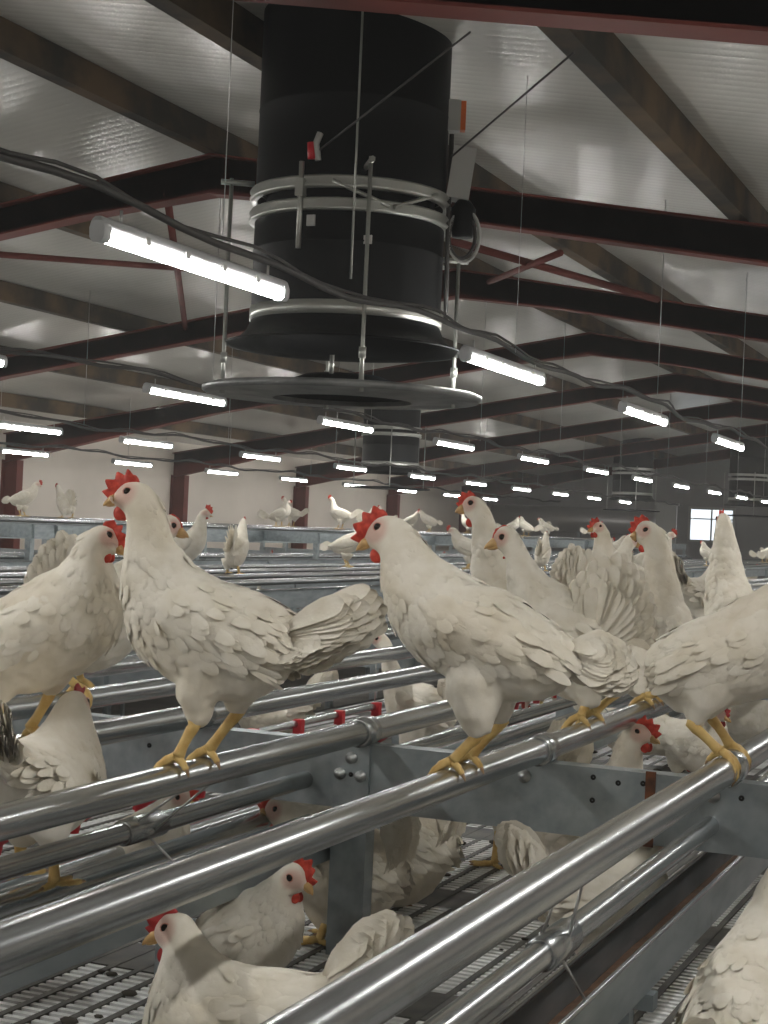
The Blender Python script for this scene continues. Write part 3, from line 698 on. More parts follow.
# ------------------------------------------------------------------ hens
HENS = {
 'B': {'prof': [(0.158, 0.4259, 0.1554, 0.4078, 0.008), (0.1464, 0.4413, 0.1462, 0.4016, 0.013), (0.1258, 0.4511, 0.1336, 0.3955, 0.022), (0.0992, 0.4463, 0.1295, 0.3825, 0.026), (0.079, 0.4257, 0.1285, 0.3627, 0.03), (0.0636, 0.3951, 0.1306, 0.3329, 0.036), (0.0478, 0.3549, 0.132, 0.29, 0.046), (0.0185, 0.3219, 0.1278, 0.2407, 0.058), (-0.0238, 0.2995, 0.1134, 0.1971, 0.069), (-0.0618, 0.2901, 0.0762, 0.1517, 0.075), (-0.0928, 0.2803, 0.0171, 0.113, 0.077), (-0.1135, 0.2717, -0.0471, 0.0978, 0.074), (-0.129, 0.2645, -0.1012, 0.1031, 0.064), (-0.1412, 0.2555, -0.1372, 0.1265, 0.046), (-0.1582, 0.25, -0.1626, 0.1571, 0.026), (-0.1805, 0.2384, -0.1829, 0.1872, 0.01)], 'tb': (-0.1536, 0.2047), 'tips': [(-0.2885, 0.2954), (-0.3084, 0.2869), (-0.3142, 0.2682), (-0.3102, 0.2489), (-0.2964, 0.2291), (-0.2758, 0.2152), (-0.2485, 0.2008), (-0.228, 0.1804), (-0.2006, 0.1627)], 'eye': (0.1249, 0.4322), 'beak': (0.1749, 0.4087), 'wing': [(0.0578, 0.2741, 0.0674, 0.2572), (0.0342, 0.2884, 0.055, 0.2169), (-0.009, 0.2873, 0.0206, 0.1862), (-0.0521, 0.2798, -0.0319, 0.165), (-0.0951, 0.2691, -0.0837, 0.152), (-0.1296, 0.2516, -0.1229, 0.1449), (-0.1564, 0.2177, -0.151, 0.1531), (-0.1748, 0.1819, -0.1707, 0.1608)], 'legs': [((-0.0231, 0.0637), (0.0059, 0.0), 0.05), ((-0.0582, 0.0791), (-0.0349, 0.0), -0.05)], 'thighs': [([(-0.0278, 0.1452, 0.0489), (-0.0178, 0.1023, 0.0326), (-0.0232, 0.0604, 0.0147)], 0.042), ([(-0.0692, 0.1349, 0.0456), (-0.0605, 0.102, 0.0293), (-0.0601, 0.076, 0.0139)], -0.042)], 'loc': [-1.292, 2.285, 1.705], 'rz': 3.3161, 'perch': True},
 'A': {'prof': [(0.18, 0.3424, 0.1752, 0.3268, 0.008), (0.1716, 0.3625, 0.1643, 0.3229, 0.014), (0.1542, 0.3754, 0.1514, 0.3206, 0.022), (0.1357, 0.3746, 0.1556, 0.3105, 0.026), (0.1139, 0.3617, 0.1658, 0.2922, 0.034), (0.093, 0.3298, 0.1799, 0.2691, 0.045), (0.0644, 0.3009, 0.1875, 0.2286, 0.058), (0.0313, 0.2802, 0.1734, 0.1767, 0.07), (-0.0094, 0.2556, 0.129, 0.1363, 0.076), (-0.0524, 0.2324, 0.0748, 0.0949, 0.077), (-0.0899, 0.2076, 0.0036, 0.0761, 0.07), (-0.1218, 0.183, -0.0638, 0.0784, 0.055), (-0.1461, 0.1604, -0.1232, 0.0988, 0.03), (-0.1591, 0.1456, -0.1537, 0.1178, 0.01)], 'tb': (-0.1354, 0.1436), 'tips': [(-0.2951, 0.2296), (-0.3139, 0.2036), (-0.3166, 0.1767), (-0.307, 0.1506), (-0.2858, 0.1305), (-0.2566, 0.1111), (-0.222, 0.0992)], 'eye': (0.1625, 0.3587), 'beak': (0.1863, 0.3256), 'wing': [(0.1235, 0.2455, 0.1375, 0.2258), (0.0963, 0.2646, 0.1262, 0.1909), (0.0553, 0.2556, 0.094, 0.1614), (0.0105, 0.2393, 0.0482, 0.1344), (-0.0419, 0.2155, -0.0075, 0.1065), (-0.0889, 0.1884, -0.0709, 0.1023), (-0.1258, 0.1477, -0.1179, 0.1096), (-0.1458, 0.1183, -0.1431, 0.1044)], 'legs': [((-0.0151, 0.0679), (-0.0112, 0.0), -0.045), ((0.0378, 0.0785), (0.0414, 0.0), 0.045)], 'thighs': [([(0.0051, 0.1212, 0.052), (-0.0087, 0.0926, 0.0312), (-0.0149, 0.0644, 0.0156)], -0.042), ([(0.0486, 0.1276, 0.052), (0.0424, 0.0995, 0.0312), (0.038, 0.0734, 0.0156)], 0.042)], 'loc': [-1.655, 2.31, 1.705], 'rz': 0.1396, 'perch': True},
 'C': {'prof': [(0.1848, 0.3709, 0.1735, 0.356, 0.008), (0.1753, 0.3935, 0.1646, 0.3513, 0.013), (0.1568, 0.4122, 0.1501, 0.3418, 0.022), (0.1289, 0.4125, 0.151, 0.3231, 0.026), (0.1004, 0.3967, 0.1497, 0.2942, 0.034), (0.0714, 0.3659, 0.1393, 0.2573, 0.046), (0.0356, 0.3355, 0.1219, 0.2193, 0.058), (-0.0131, 0.3144, 0.0926, 0.1854, 0.07), (-0.0648, 0.2952, 0.0516, 0.1559, 0.076), (-0.1079, 0.2692, -0.0044, 0.1293, 0.077), (-0.1387, 0.251, -0.071, 0.117, 0.07), (-0.1577, 0.2355, -0.1214, 0.1138, 0.06), (-0.1781, 0.2234, -0.1655, 0.1317, 0.042), (-0.1951, 0.2129, -0.1939, 0.1633, 0.022), (-0.2086, 0.2054, -0.2094, 0.1857, 0.008)], 'tb': (-0.1793, 0.1954), 'tips': [(-0.2438, 0.224), (-0.2638, 0.2154), (-0.2807, 0.2016), (-0.2911, 0.1843), (-0.2919, 0.1663), (-0.2828, 0.151), (-0.2636, 0.1431)], 'eye': (0.1559, 0.3926), 'beak': (0.1962, 0.3516), 'wing': [(0.0731, 0.2897, 0.0808, 0.269), (0.0475, 0.2944, 0.0651, 0.226), (0.0045, 0.2899, 0.0259, 0.1946), (-0.0471, 0.2759, -0.0295, 0.1745), (-0.0983, 0.2587, -0.0907, 0.165), (-0.1444, 0.2347, -0.1408, 0.1648), (-0.1887, 0.2075, -0.1855, 0.1677), (-0.2257, 0.19, -0.2229, 0.1767)], 'legs': [((-0.0431, 0.06), (-0.0138, 0.0), 0.045), ((-0.0594, 0.0728), (-0.0303, 0.0), -0.045)], 'thighs': [([(-0.0249, 0.1273, 0.0504), (-0.0299, 0.0908, 0.0353), (-0.0432, 0.0566, 0.0168)], 0.042), ([(-0.0486, 0.1255, 0.047), (-0.0532, 0.0991, 0.0302), (-0.0596, 0.0695, 0.0151)], -0.042)], 'loc': [-0.917, 2.53, 1.705], 'rz': 3.3161, 'perch': True},
 'F': {'prof': [(0.2196, 0.3768, 0.2077, 0.3556, 0.009), (0.2117, 0.3966, 0.1965, 0.3475, 0.014), (0.1948, 0.4082, 0.1849, 0.3307, 0.022), (0.1728, 0.4027, 0.1858, 0.3025, 0.028), (0.152, 0.3733, 0.1798, 0.2639, 0.036), (0.1311, 0.3397, 0.1689, 0.2147, 0.048), (0.104, 0.3109, 0.1536, 0.1615, 0.06), (0.0686, 0.2889, 0.1297, 0.109, 0.07), (0.029, 0.263, 0.0845, 0.0623, 0.074), (-0.0064, 0.2349, 0.0256, 0.036, 0.07), (-0.0332, 0.2043, -0.0273, 0.0437, 0.055), (-0.0557, 0.1735, -0.0623, 0.0672, 0.035), (-0.0736, 0.149, -0.08, 0.0982, 0.014)], 'tb': (-0.0058, 0.1493), 'tips': [(0.0306, 0.3016), (0.0022, 0.3351), (-0.0268, 0.3536), (-0.0563, 0.3572), (-0.0843, 0.3436), (-0.1067, 0.3127), (-0.1253, 0.2711), (-0.1377, 0.225), (-0.1355, 0.1781)], 'eye': (0.1958, 0.3822), 'beak': (0.2361, 0.3565), 'wing': [(0.1051, 0.2375, 0.1126, 0.2113), (0.0844, 0.2559, 0.0955, 0.1649), (0.0497, 0.2491, 0.0615, 0.1238), (0.0062, 0.2299, 0.0134, 0.101), (-0.0334, 0.1979, -0.029, 0.1036), (-0.0688, 0.1636, -0.0667, 0.1144), (-0.095, 0.1417, -0.0937, 0.1246)], 'legs': [((-0.0065, 0.0338), (0.0339, 0.0), 0.055), ((-0.0646, 0.0631), (-0.0321, 0.0), -0.055)], 'thighs': [([(0.0071, 0.1014, 0.0557), (-0.001, 0.0634, 0.0385), (-0.0088, 0.0296, 0.0193)], 0.045), ([(-0.0368, 0.119, 0.0514), (-0.0509, 0.0879, 0.03), (-0.0648, 0.0589, 0.0171)], -0.045)], 'loc': [-0.925, 3.33, 1.705], 'rz': 3.351, 'perch': True},
 'G': {'prof': [(0.0731, 0.4545, 0.0646, 0.4327, 0.009), (0.0638, 0.4721, 0.0541, 0.4208, 0.014), (0.0467, 0.4801, 0.041, 0.4066, 0.021), (0.0241, 0.4736, 0.0423, 0.3795, 0.026), (0.0031, 0.4499, 0.043, 0.3402, 0.031), (-0.016, 0.4091, 0.0405, 0.2838, 0.042), (-0.0382, 0.3538, 0.0301, 0.218, 0.055), (-0.0752, 0.2969, 0.0021, 0.146, 0.066), (-0.1309, 0.2559, -0.0523, 0.0906, 0.07), (-0.1811, 0.2221, -0.1148, 0.0653, 0.066), (-0.2187, 0.1927, -0.1778, 0.0741, 0.05), (-0.244, 0.1652, -0.2295, 0.1112, 0.03), (-0.2617, 0.1469, -0.26, 0.1299, 0.008)], 'tb': (-0.2205, 0.1517), 'tips': [(-0.3372, 0.2282), (-0.3639, 0.2153), (-0.3746, 0.1871), (-0.3666, 0.1531), (-0.3415, 0.1276), (-0.3065, 0.1087)], 'eye': (0.0459, 0.4605), 'beak': (0.0873, 0.4366), 'wing': [(-0.0214, 0.2869, -0.0077, 0.2617), (-0.0504, 0.3005, -0.0252, 0.2014), (-0.1061, 0.2643, -0.0765, 0.1555), (-0.1614, 0.2284, -0.1416, 0.1228), (-0.2114, 0.1923, -0.2001, 0.1191), (-0.2516, 0.156, -0.2459, 0.1218), (-0.2767, 0.1333, -0.2749, 0.1188)], 'legs': [((-0.0806, 0.0631), (-0.0566, 0.0), 0.05), ((-0.0948, 0.0737), (-0.0734, 0.0), -0.05)], 'thighs': [([(-0.0874, 0.1317, 0.0539), (-0.0816, 0.0948, 0.0343), (-0.0808, 0.0582, 0.0171)], 0.042), ([(-0.1069, 0.1329, 0.0539), (-0.1009, 0.1033, 0.0343), (-0.0951, 0.0689, 0.0171)], -0.042)], 'loc': [-1.295, 3.7086, 1.705], 'rz': 3.3161, 'perch': True},
 'H': {'prof': [(0.0521, 0.4094, 0.0462, 0.3852, 0.009), (0.0433, 0.4294, 0.0362, 0.3758, 0.014), (0.0267, 0.4386, 0.0235, 0.3617, 0.021), (0.0023, 0.4311, 0.0271, 0.3322, 0.026), (-0.0228, 0.4078, 0.0277, 0.2906, 0.031), (-0.0389, 0.3671, 0.0184, 0.2422, 0.042), (-0.0557, 0.3094, 0.0039, 0.1844, 0.052), (-0.0777, 0.2424, -0.018, 0.1222, 0.06), (-0.1111, 0.1859, -0.0586, 0.071, 0.062), (-0.1461, 0.1442, -0.1073, 0.0497, 0.054), (-0.171, 0.1166, -0.15, 0.0524, 0.036), (-0.1907, 0.0984, -0.1823, 0.0738, 0.012)], 'tb': (-0.1622, 0.1016), 'tips': [(-0.2317, 0.1347), (-0.2465, 0.1163), (-0.2499, 0.0924), (-0.2343, 0.0721), (-0.2113, 0.0562)], 'eye': (0.0232, 0.4131), 'beak': (0.0613, 0.3967), 'wing': [(-0.0375, 0.2305, -0.0289, 0.2057), (-0.0572, 0.217, -0.0359, 0.1525), (-0.0922, 0.18, -0.0667, 0.1056), (-0.1272, 0.1431, -0.1106, 0.0839), (-0.157, 0.1109, -0.1444, 0.0714), (-0.1817, 0.0882, -0.1775, 0.0735)], 'legs': [((-0.0982, 0.0395), (-0.0571, 0.0), 0.045), ((-0.1122, 0.0452), (-0.076, 0.0), -0.045)], 'thighs': [([(-0.0959, 0.0927, 0.0439), (-0.0971, 0.0637, 0.0293), (-0.0984, 0.0346, 0.0146)], 0.04), ([(-0.1126, 0.0937, 0.0439), (-0.1136, 0.0695, 0.0293), (-0.1124, 0.0404, 0.0146)], -0.04)], 'loc': [-0.917, 3.8539, 1.705], 'rz': 3.351, 'perch': True},
 'I': {'prof': [(0.2354, 0.4595, 0.2327, 0.4374, 0.009), (0.2205, 0.4772, 0.219, 0.4258, 0.014), (0.1952, 0.4872, 0.1986, 0.4047, 0.022), (0.1671, 0.4787, 0.1926, 0.3769, 0.028), (0.1417, 0.4445, 0.1944, 0.3329, 0.036), (0.1169, 0.3936, 0.1931, 0.2778, 0.048), (0.0916, 0.3537, 0.1811, 0.2221, 0.06), (0.0624, 0.3209, 0.153, 0.1691, 0.072), (0.022, 0.293, 0.101, 0.1255, 0.078), (-0.0223, 0.2666, 0.0302, 0.0954, 0.079), (-0.0616, 0.2478, -0.0362, 0.0765, 0.072), (-0.0993, 0.229, -0.0872, 0.0733, 0.06), (-0.1295, 0.205, -0.1286, 0.0968, 0.044), (-0.1508, 0.1851, -0.1536, 0.1215, 0.026), (-0.1629, 0.1658, -0.1634, 0.1358, 0.01)], 'tb': (-0.1367, 0.1579), 'tips': [(-0.1917, 0.1922), (-0.2057, 0.1727), (-0.2086, 0.1519), (-0.204, 0.1316), (-0.1922, 0.1154)], 'eye': (0.1963, 0.4615), 'beak': (0.2539, 0.4383), 'wing': [(0.1433, 0.2752, 0.1511, 0.2572), (0.1208, 0.2998, 0.1455, 0.2201), (0.0763, 0.2902, 0.1079, 0.1775), (0.0284, 0.2692, 0.0497, 0.1483), (-0.025, 0.2442, -0.0128, 0.1261), (-0.0751, 0.2192, -0.0707, 0.1152), (-0.1249, 0.1829, -0.1256, 0.1119), (-0.1567, 0.1512, -0.1576, 0.1287)], 'legs': [((-0.0609, 0.0564), (-0.0328, 0.0), -0.05), ((-0.0376, 0.0653), (0.0159, 0.0), 0.05)], 'thighs': [([(-0.0434, 0.1169, 0.0519), (-0.0547, 0.0828, 0.0297), (-0.0608, 0.0527, 0.0148)], -0.042), ([(-0.0199, 0.122, 0.0519), (-0.0314, 0.0916, 0.0297), (-0.0392, 0.0614, 0.0148)], 0.042)], 'loc': [-0.56, 2.985, 1.705], 'rz': 0.2443, 'perch': True},
 'D': {'prof': [(0.1542, 0.2815, 0.1457, 0.2652, 0.009), (0.1443, 0.3013, 0.1359, 0.2562, 0.016), (0.1279, 0.3131, 0.1263, 0.2487, 0.025), (0.1062, 0.3111, 0.1364, 0.2332, 0.032), (0.0868, 0.2903, 0.1458, 0.2048, 0.042), (0.069, 0.2708, 0.1533, 0.1679, 0.055), (0.0424, 0.2553, 0.1481, 0.1254, 0.068), (0.0044, 0.2482, 0.1218, 0.0929, 0.076), (-0.0332, 0.2455, 0.064, 0.072, 0.08), (-0.0703, 0.2455, -0.0111, 0.082, 0.076), (-0.0966, 0.25, -0.0762, 0.1187, 0.063), (-0.1166, 0.2593, -0.1177, 0.1729, 0.043), (-0.1351, 0.2697, -0.1448, 0.218, 0.02)], 'tb': (-0.1148, 0.2353), 'tips': [(-0.1855, 0.3364), (-0.1994, 0.3476), (-0.2092, 0.3514), (-0.2155, 0.3396), (-0.218, 0.3164), (-0.2104, 0.2948), (-0.1942, 0.2737)], 'eye': (0.1269, 0.2931), 'beak': (0.1704, 0.261), 'wing': [(0.0784, 0.2127, 0.0836, 0.1935), (0.0562, 0.2253, 0.0753, 0.1489), (0.0184, 0.2268, 0.0434, 0.1173), (-0.0266, 0.2264, -0.0139, 0.1176), (-0.0709, 0.2316, -0.0694, 0.1388), (-0.1119, 0.235, -0.1145, 0.1795), (-0.1441, 0.2318, -0.1453, 0.2069)], 'legs': [((0.0254, 0.0587), (0.0299, 0.0), 0.045), ((-0.0222, 0.068), (-0.0149, 0.0), -0.045)], 'thighs': [([(0.0205, 0.1132, 0.054), (0.0266, 0.084, 0.0341), (0.0251, 0.0531, 0.0156)], 0.042), ([(-0.0198, 0.1184, 0.054), (-0.0212, 0.0904, 0.0341), (-0.0225, 0.0624, 0.0156)], -0.042)], 'loc': [-1.0337, 2.0295, 1.22], 'rz': 3.2812, 'perch': False},
 'E': {'prof': [(0.1175, 0.2342, 0.1119, 0.2172, 0.009), (0.1076, 0.2579, 0.0992, 0.2116, 0.015), (0.0896, 0.2679, 0.0846, 0.1985, 0.022), (0.0682, 0.2593, 0.0944, 0.1802, 0.027), (0.0428, 0.2392, 0.1004, 0.1487, 0.035), (0.0062, 0.2135, 0.0977, 0.1177, 0.048), (-0.0334, 0.1927, 0.0799, 0.0839, 0.062), (-0.0736, 0.1716, 0.0375, 0.0508, 0.07), (-0.1001, 0.1487, -0.013, 0.0306, 0.07), (-0.1218, 0.1172, -0.0584, 0.0259, 0.06), (-0.1389, 0.0861, -0.1031, 0.0363, 0.042), (-0.1449, 0.0663, -0.1321, 0.0498, 0.014)], 'tb': (-0.1197, 0.0801), 'tips': [(-0.164, 0.1101), (-0.1772, 0.089), (-0.1761, 0.0703), (-0.1654, 0.0514), (-0.1456, 0.038)], 'eye': (0.0889, 0.2407), 'beak': (0.1273, 0.2124), 'wing': [(0.0579, 0.1652, 0.0654, 0.1483), (0.0305, 0.179, 0.0496, 0.1148), (-0.014, 0.17, 0.0067, 0.0818), (-0.054, 0.1525, -0.0376, 0.0629), (-0.0892, 0.1207, -0.0809, 0.0552), (-0.1151, 0.0827, -0.1134, 0.0531), (-0.1326, 0.0591, -0.132, 0.048)], 'legs': [((0.0251, 0.034), (0.018, 0.0), -0.04), ((-0.0083, 0.0278), (-0.0136, 0.0), 0.04)], 'thighs': [([(0.014, 0.0721, 0.0405), (0.0241, 0.052, 0.0258), (0.0253, 0.0303, 0.0129)], -0.04), ([(-0.015, 0.0669, 0.0405), (-0.0071, 0.0463, 0.0258), (-0.0081, 0.0241, 0.0129)], 0.04)], 'loc': [-1.3411, 2.6276, 1.22], 'rz': -0.1396, 'perch': False},
 'M': {'prof': [(0.1518, 0.2663, 0.1463, 0.2454, 0.008), (0.1437, 0.284, 0.1324, 0.2337, 0.014), (0.1241, 0.2941, 0.1183, 0.2179, 0.02), (0.0997, 0.2961, 0.1081, 0.1911, 0.027), (0.0732, 0.2961, 0.0954, 0.1561, 0.036), (0.04, 0.2946, 0.0755, 0.1091, 0.05), (0.0001, 0.2852, 0.051, 0.0584, 0.062), (-0.0422, 0.2676, 0.0117, 0.0157, 0.069), (-0.0822, 0.2478, -0.0498, 0.0093, 0.068), (-0.1157, 0.2255, -0.1089, 0.0425, 0.058), (-0.1404, 0.2026, -0.1432, 0.094, 0.04), (-0.1584, 0.1833, -0.1629, 0.1314, 0.015)], 'tb': (-0.1237, 0.1906), 'tips': [(-0.1405, 0.2947), (-0.1576, 0.2961), (-0.1711, 0.2805), (-0.1746, 0.2516), (-0.1698, 0.2156), (-0.1586, 0.1791)], 'eye': (0.1207, 0.2688), 'beak': (0.1639, 0.2396), 'wing': [(0.0474, 0.2177, 0.0551, 0.1937), (0.0218, 0.2347, 0.0398, 0.1484), (-0.0222, 0.23, -0.0017, 0.1057), (-0.0728, 0.2176, -0.0587, 0.0985), (-0.117, 0.1963, -0.1102, 0.1076), (-0.1504, 0.17, -0.1481, 0.1279), (-0.1685, 0.1507, -0.1671, 0.1339)], 'legs': [((-0.0088, 0.0473), (0.0086, 0.0), 0.045), ((-0.037, 0.0501), (-0.0194, 0.0), -0.045)], 'thighs': [([(-0.0191, 0.1074, 0.0593), (-0.0119, 0.0729, 0.036), (-0.0089, 0.0431, 0.0169)], 0.04), ([(-0.0451, 0.1098, 0.0593), (-0.0402, 0.0757, 0.036), (-0.0372, 0.0459, 0.0169)], -0.04)], 'loc': [-1.4003, 3.0879, 1.22], 'rz': 3.3161, 'perch': False},
 'T': {'prof': [(0.1698, 0.3755, 0.1623, 0.3594, 0.008), (0.1604, 0.3927, 0.1516, 0.3501, 0.013), (0.1402, 0.4005, 0.134, 0.3379, 0.02), (0.1125, 0.3889, 0.1257, 0.3052, 0.024), (0.0908, 0.3604, 0.1199, 0.2526, 0.03), (0.0751, 0.315, 0.1101, 0.187, 0.042), (0.0528, 0.2701, 0.0869, 0.1257, 0.055), (0.0179, 0.2459, 0.0444, 0.0858, 0.062), (-0.0264, 0.2357, -0.0237, 0.0709, 0.062), (-0.0638, 0.225, -0.0836, 0.0818, 0.05), (-0.0911, 0.2136, -0.1224, 0.1108, 0.03), (-0.1053, 0.1949, -0.1339, 0.151, 0.01)], 'tb': (-0.0925, 0.1809), 'tips': [(-0.089, 0.2595), (-0.1089, 0.264), (-0.1362, 0.2494), (-0.154, 0.2244), (-0.1623, 0.1857)], 'eye': (0.1392, 0.3774), 'beak': (0.1863, 0.3613), 'wing': [(0.0636, 0.2099, 0.0725, 0.1829), (0.0403, 0.2181, 0.0535, 0.1379), (-0.0044, 0.2013, 0.0052, 0.1149), (-0.0522, 0.1847, -0.0487, 0.1122), (-0.0931, 0.1678, -0.0919, 0.1218), (-0.1273, 0.1505, -0.1248, 0.1307)], 'legs': [((0.0089, 0.0487), (0.0134, 0.0), 0.045), ((-0.0179, 0.0507), (-0.0133, 0.0), -0.045)], 'thighs': [([(0.0004, 0.0823, 0.0528), (0.0087, 0.0422, 0.0363), (0.0064, -0.0071, 0.0198)], 0.04), ([(-0.0298, 0.0845, 0.0528), (-0.0216, 0.0444, 0.0363), (-0.0204, -0.005, 0.0198)], -0.04)], 'loc': [-1.9419, 4.9093, 1.35], 'rz': 3.3161, 'perch': False},
 'P': {'prof': [(0.285, 0.075, 0.272, 0.062, 0.008), (0.292, 0.098, 0.262, 0.078, 0.014), (0.282, 0.125, 0.244, 0.098, 0.021), (0.255, 0.15, 0.222, 0.105, 0.027), (0.225, 0.178, 0.195, 0.11, 0.034), (0.19, 0.21, 0.165, 0.115, 0.048), (0.15, 0.24, 0.135, 0.115, 0.06), (0.1, 0.262, 0.1, 0.112, 0.07), (0.04, 0.27, 0.05, 0.105, 0.074), (-0.02, 0.265, 0.0, 0.11, 0.07), (-0.065, 0.262, -0.045, 0.13, 0.06), (-0.1, 0.262, -0.085, 0.165, 0.042), (-0.125, 0.262, -0.115, 0.205, 0.02)], 'tb': (-0.1, 0.235), 'tips': [(-0.12, 0.4), (-0.15, 0.41), (-0.18, 0.405), (-0.2, 0.385), (-0.21, 0.36), (-0.2, 0.33), (-0.18, 0.3)], 'eye': (0.266, 0.105), 'beak': (0.293, 0.045), 'wing': [(0.135, 0.2, 0.13, 0.185), (0.11, 0.225, 0.1, 0.165), (0.07, 0.238, 0.065, 0.15), (0.02, 0.24, 0.02, 0.148), (-0.03, 0.238, -0.03, 0.155), (-0.075, 0.235, -0.075, 0.175), (-0.115, 0.225, -0.115, 0.205)], 'legs': [((0.02, 0.085), (0.03, 0.0), 0.045), ((0.005, 0.085), (0.015, 0.0), -0.045)], 'thighs': [([(0.03, 0.145, 0.04), (0.02, 0.11, 0.024), (0.02, 0.08, 0.01)], 0.04), ([(0.015, 0.145, 0.04), (0.005, 0.11, 0.024), (0.005, 0.08, 0.01)], -0.04)], 'loc': [0, 0, 0], 'rz': 0, 'perch': False}}

def interp(st, n):
    st = np.array(st, float); m = len(st)
    c = (st[:, 0:2] + st[:, 2:4]) / 2
    d = np.r_[0, np.cumsum(np.hypot(*np.diff(c, axis=0).T) + .004)]
    t = np.linspace(0, d[-1], n); out = np.zeros((n, st.shape[1]))
    # monotone-ish cubic (Catmull-Rom on non uniform knots)
    for k in range(st.shape[1]):
        y = st[:, k]; s = np.gradient(y, d)
        for j, tt in enumerate(t):
            i = min(np.searchsorted(d, tt, side='right') - 1, m - 2); h = d[i + 1] - d[i]; q = (tt - d[i]) / h
            out[j, k] = (2*q**3-3*q**2+1)*y[i] + (q**3-2*q**2+q)*h*s[i] + (-2*q**3+3*q**2)*y[i+1] + (q**3-q**2)*h*s[i+1]
    return out

class Hen:
    def __init__(s, spec): 
        s.s = spec; s.R = interp(spec['prof'], 46)
    def width(s, u, w):
        R = s.R; c = (R[:, 0:2] + R[:, 2:4]) / 2; a = (R[:, 0:2] - R[:, 2:4]) / 2
        p = np.array([u, w]); L2 = (a**2).sum(1) + 1e-9
        q = ((p - c) * a).sum(1) / L2
        near = c + a * np.clip(q, -1, 1)[:, None]
        dist = np.hypot(*(near - p).T)
        i = np.argmin(dist)
        return R[i, 4] * math.sqrt(max(0, 1 - min(1, abs(q[i]))**2)), dist[i]
    def rings(s, n, seg):
        R = interp(s.s['prof'], n); out = []
        for r in R:
            d, v = np.array(r[0:2]), np.array(r[2:4]); c = (d + v) / 2; a = (d - v) / 2; rs = max(r[4], .002)
            ring = []
            for k in range(seg):
                th = 2 * PI * k / seg
                cu = math.cos(th); si = math.sin(th)
                p = c + a * cu
                ring.append((p[0], rs * si * (1.0 + .06 * si * si), p[1]))
            out.append(ring)
        return out

def loft_chain(bm, pts, rad, seg=10, mi=0):
    tube(bm, pts, list(rad), seg, mi)

def fnoise(p, s): return noise.noise(Vector(p) * s)

def paint(me, spec, dirt=.5, seed=0, face=True):
    e = spec['eye']; b = spec['beak']
    f = np.array([b[0] - e[0], b[1] - e[1]]); L = np.hypot(*f); f /= L
    at = me.color_attributes.new('Col', 'FLOAT_COLOR', 'POINT')
    buf = np.zeros((len(me.vertices), 4)); buf[:, 3] = 1
    for i, v in enumerate(me.vertices):
        p = v.co
        n1 = .5 + .5 * noise.noise(Vector((p.x, p.y + seed * 3.1, p.z)) * 14)
        n2 = .5 + .5 * noise.noise(Vector((p.x + seed, p.y, p.z)) * 5)
        c = np.array(WHITE)
        k = max(0, min(1, (n2 - .45) * 3)) * dirt * .55 + max(0, n1 - .55) * dirt * .5
        c = c * (1 - k) + np.array((.66, .55, .38)) * k
        if face:
            du, dw = p.x - e[0], p.z - e[1]
            a = du * f[0] + dw * f[1]; q = -du * f[1] * (1 if f[0] < 0 else 1) + dw * f[0]
            dd = math.hypot((a - L * .14) / (L * .46), q / (L * .40))
            w = max(0, min(1, (1.15 - dd) * 2.2)) * .85
            c = c * (1 - w) + np.array((.66, .44, .37)) * w
        buf[i, :3] = c
    at.data.foreach_set('color', buf.ravel())

def feather_cards(bm, pts, nrm, flow, Ls, Ws, lift=.003):
    for p, n, d, L, W in zip(pts, nrm, flow, Ls, Ws):
        n = Vector(n).normalized(); d = Vector(d); d = (d - n * d.dot(n))
        if d.length < 1e-4: continue
        d.normalize(); s = n.cross(d)
        rows = []
        for t, ww, hh in ((0, .5, -.0026), (.35, 1, .0002), (.7, .92, lift * .75), (.92, .55, lift * .9), (1., .15, lift * .5)):
            c = Vector(p) + d * (L * t) + n * hh
            rows.append([c - s * (W * ww / 2) - n * .0009, c + n * .0006, c + s * (W * ww / 2) - n * .0009])
        vs = [[bm.verts.new(x) for x in r] for r in rows]
        for a, c in zip(vs[:-1], vs[1:]):
            for i in range(2): bm.faces.new((a[i], a[i + 1], c[i + 1], c[i])).smooth = True

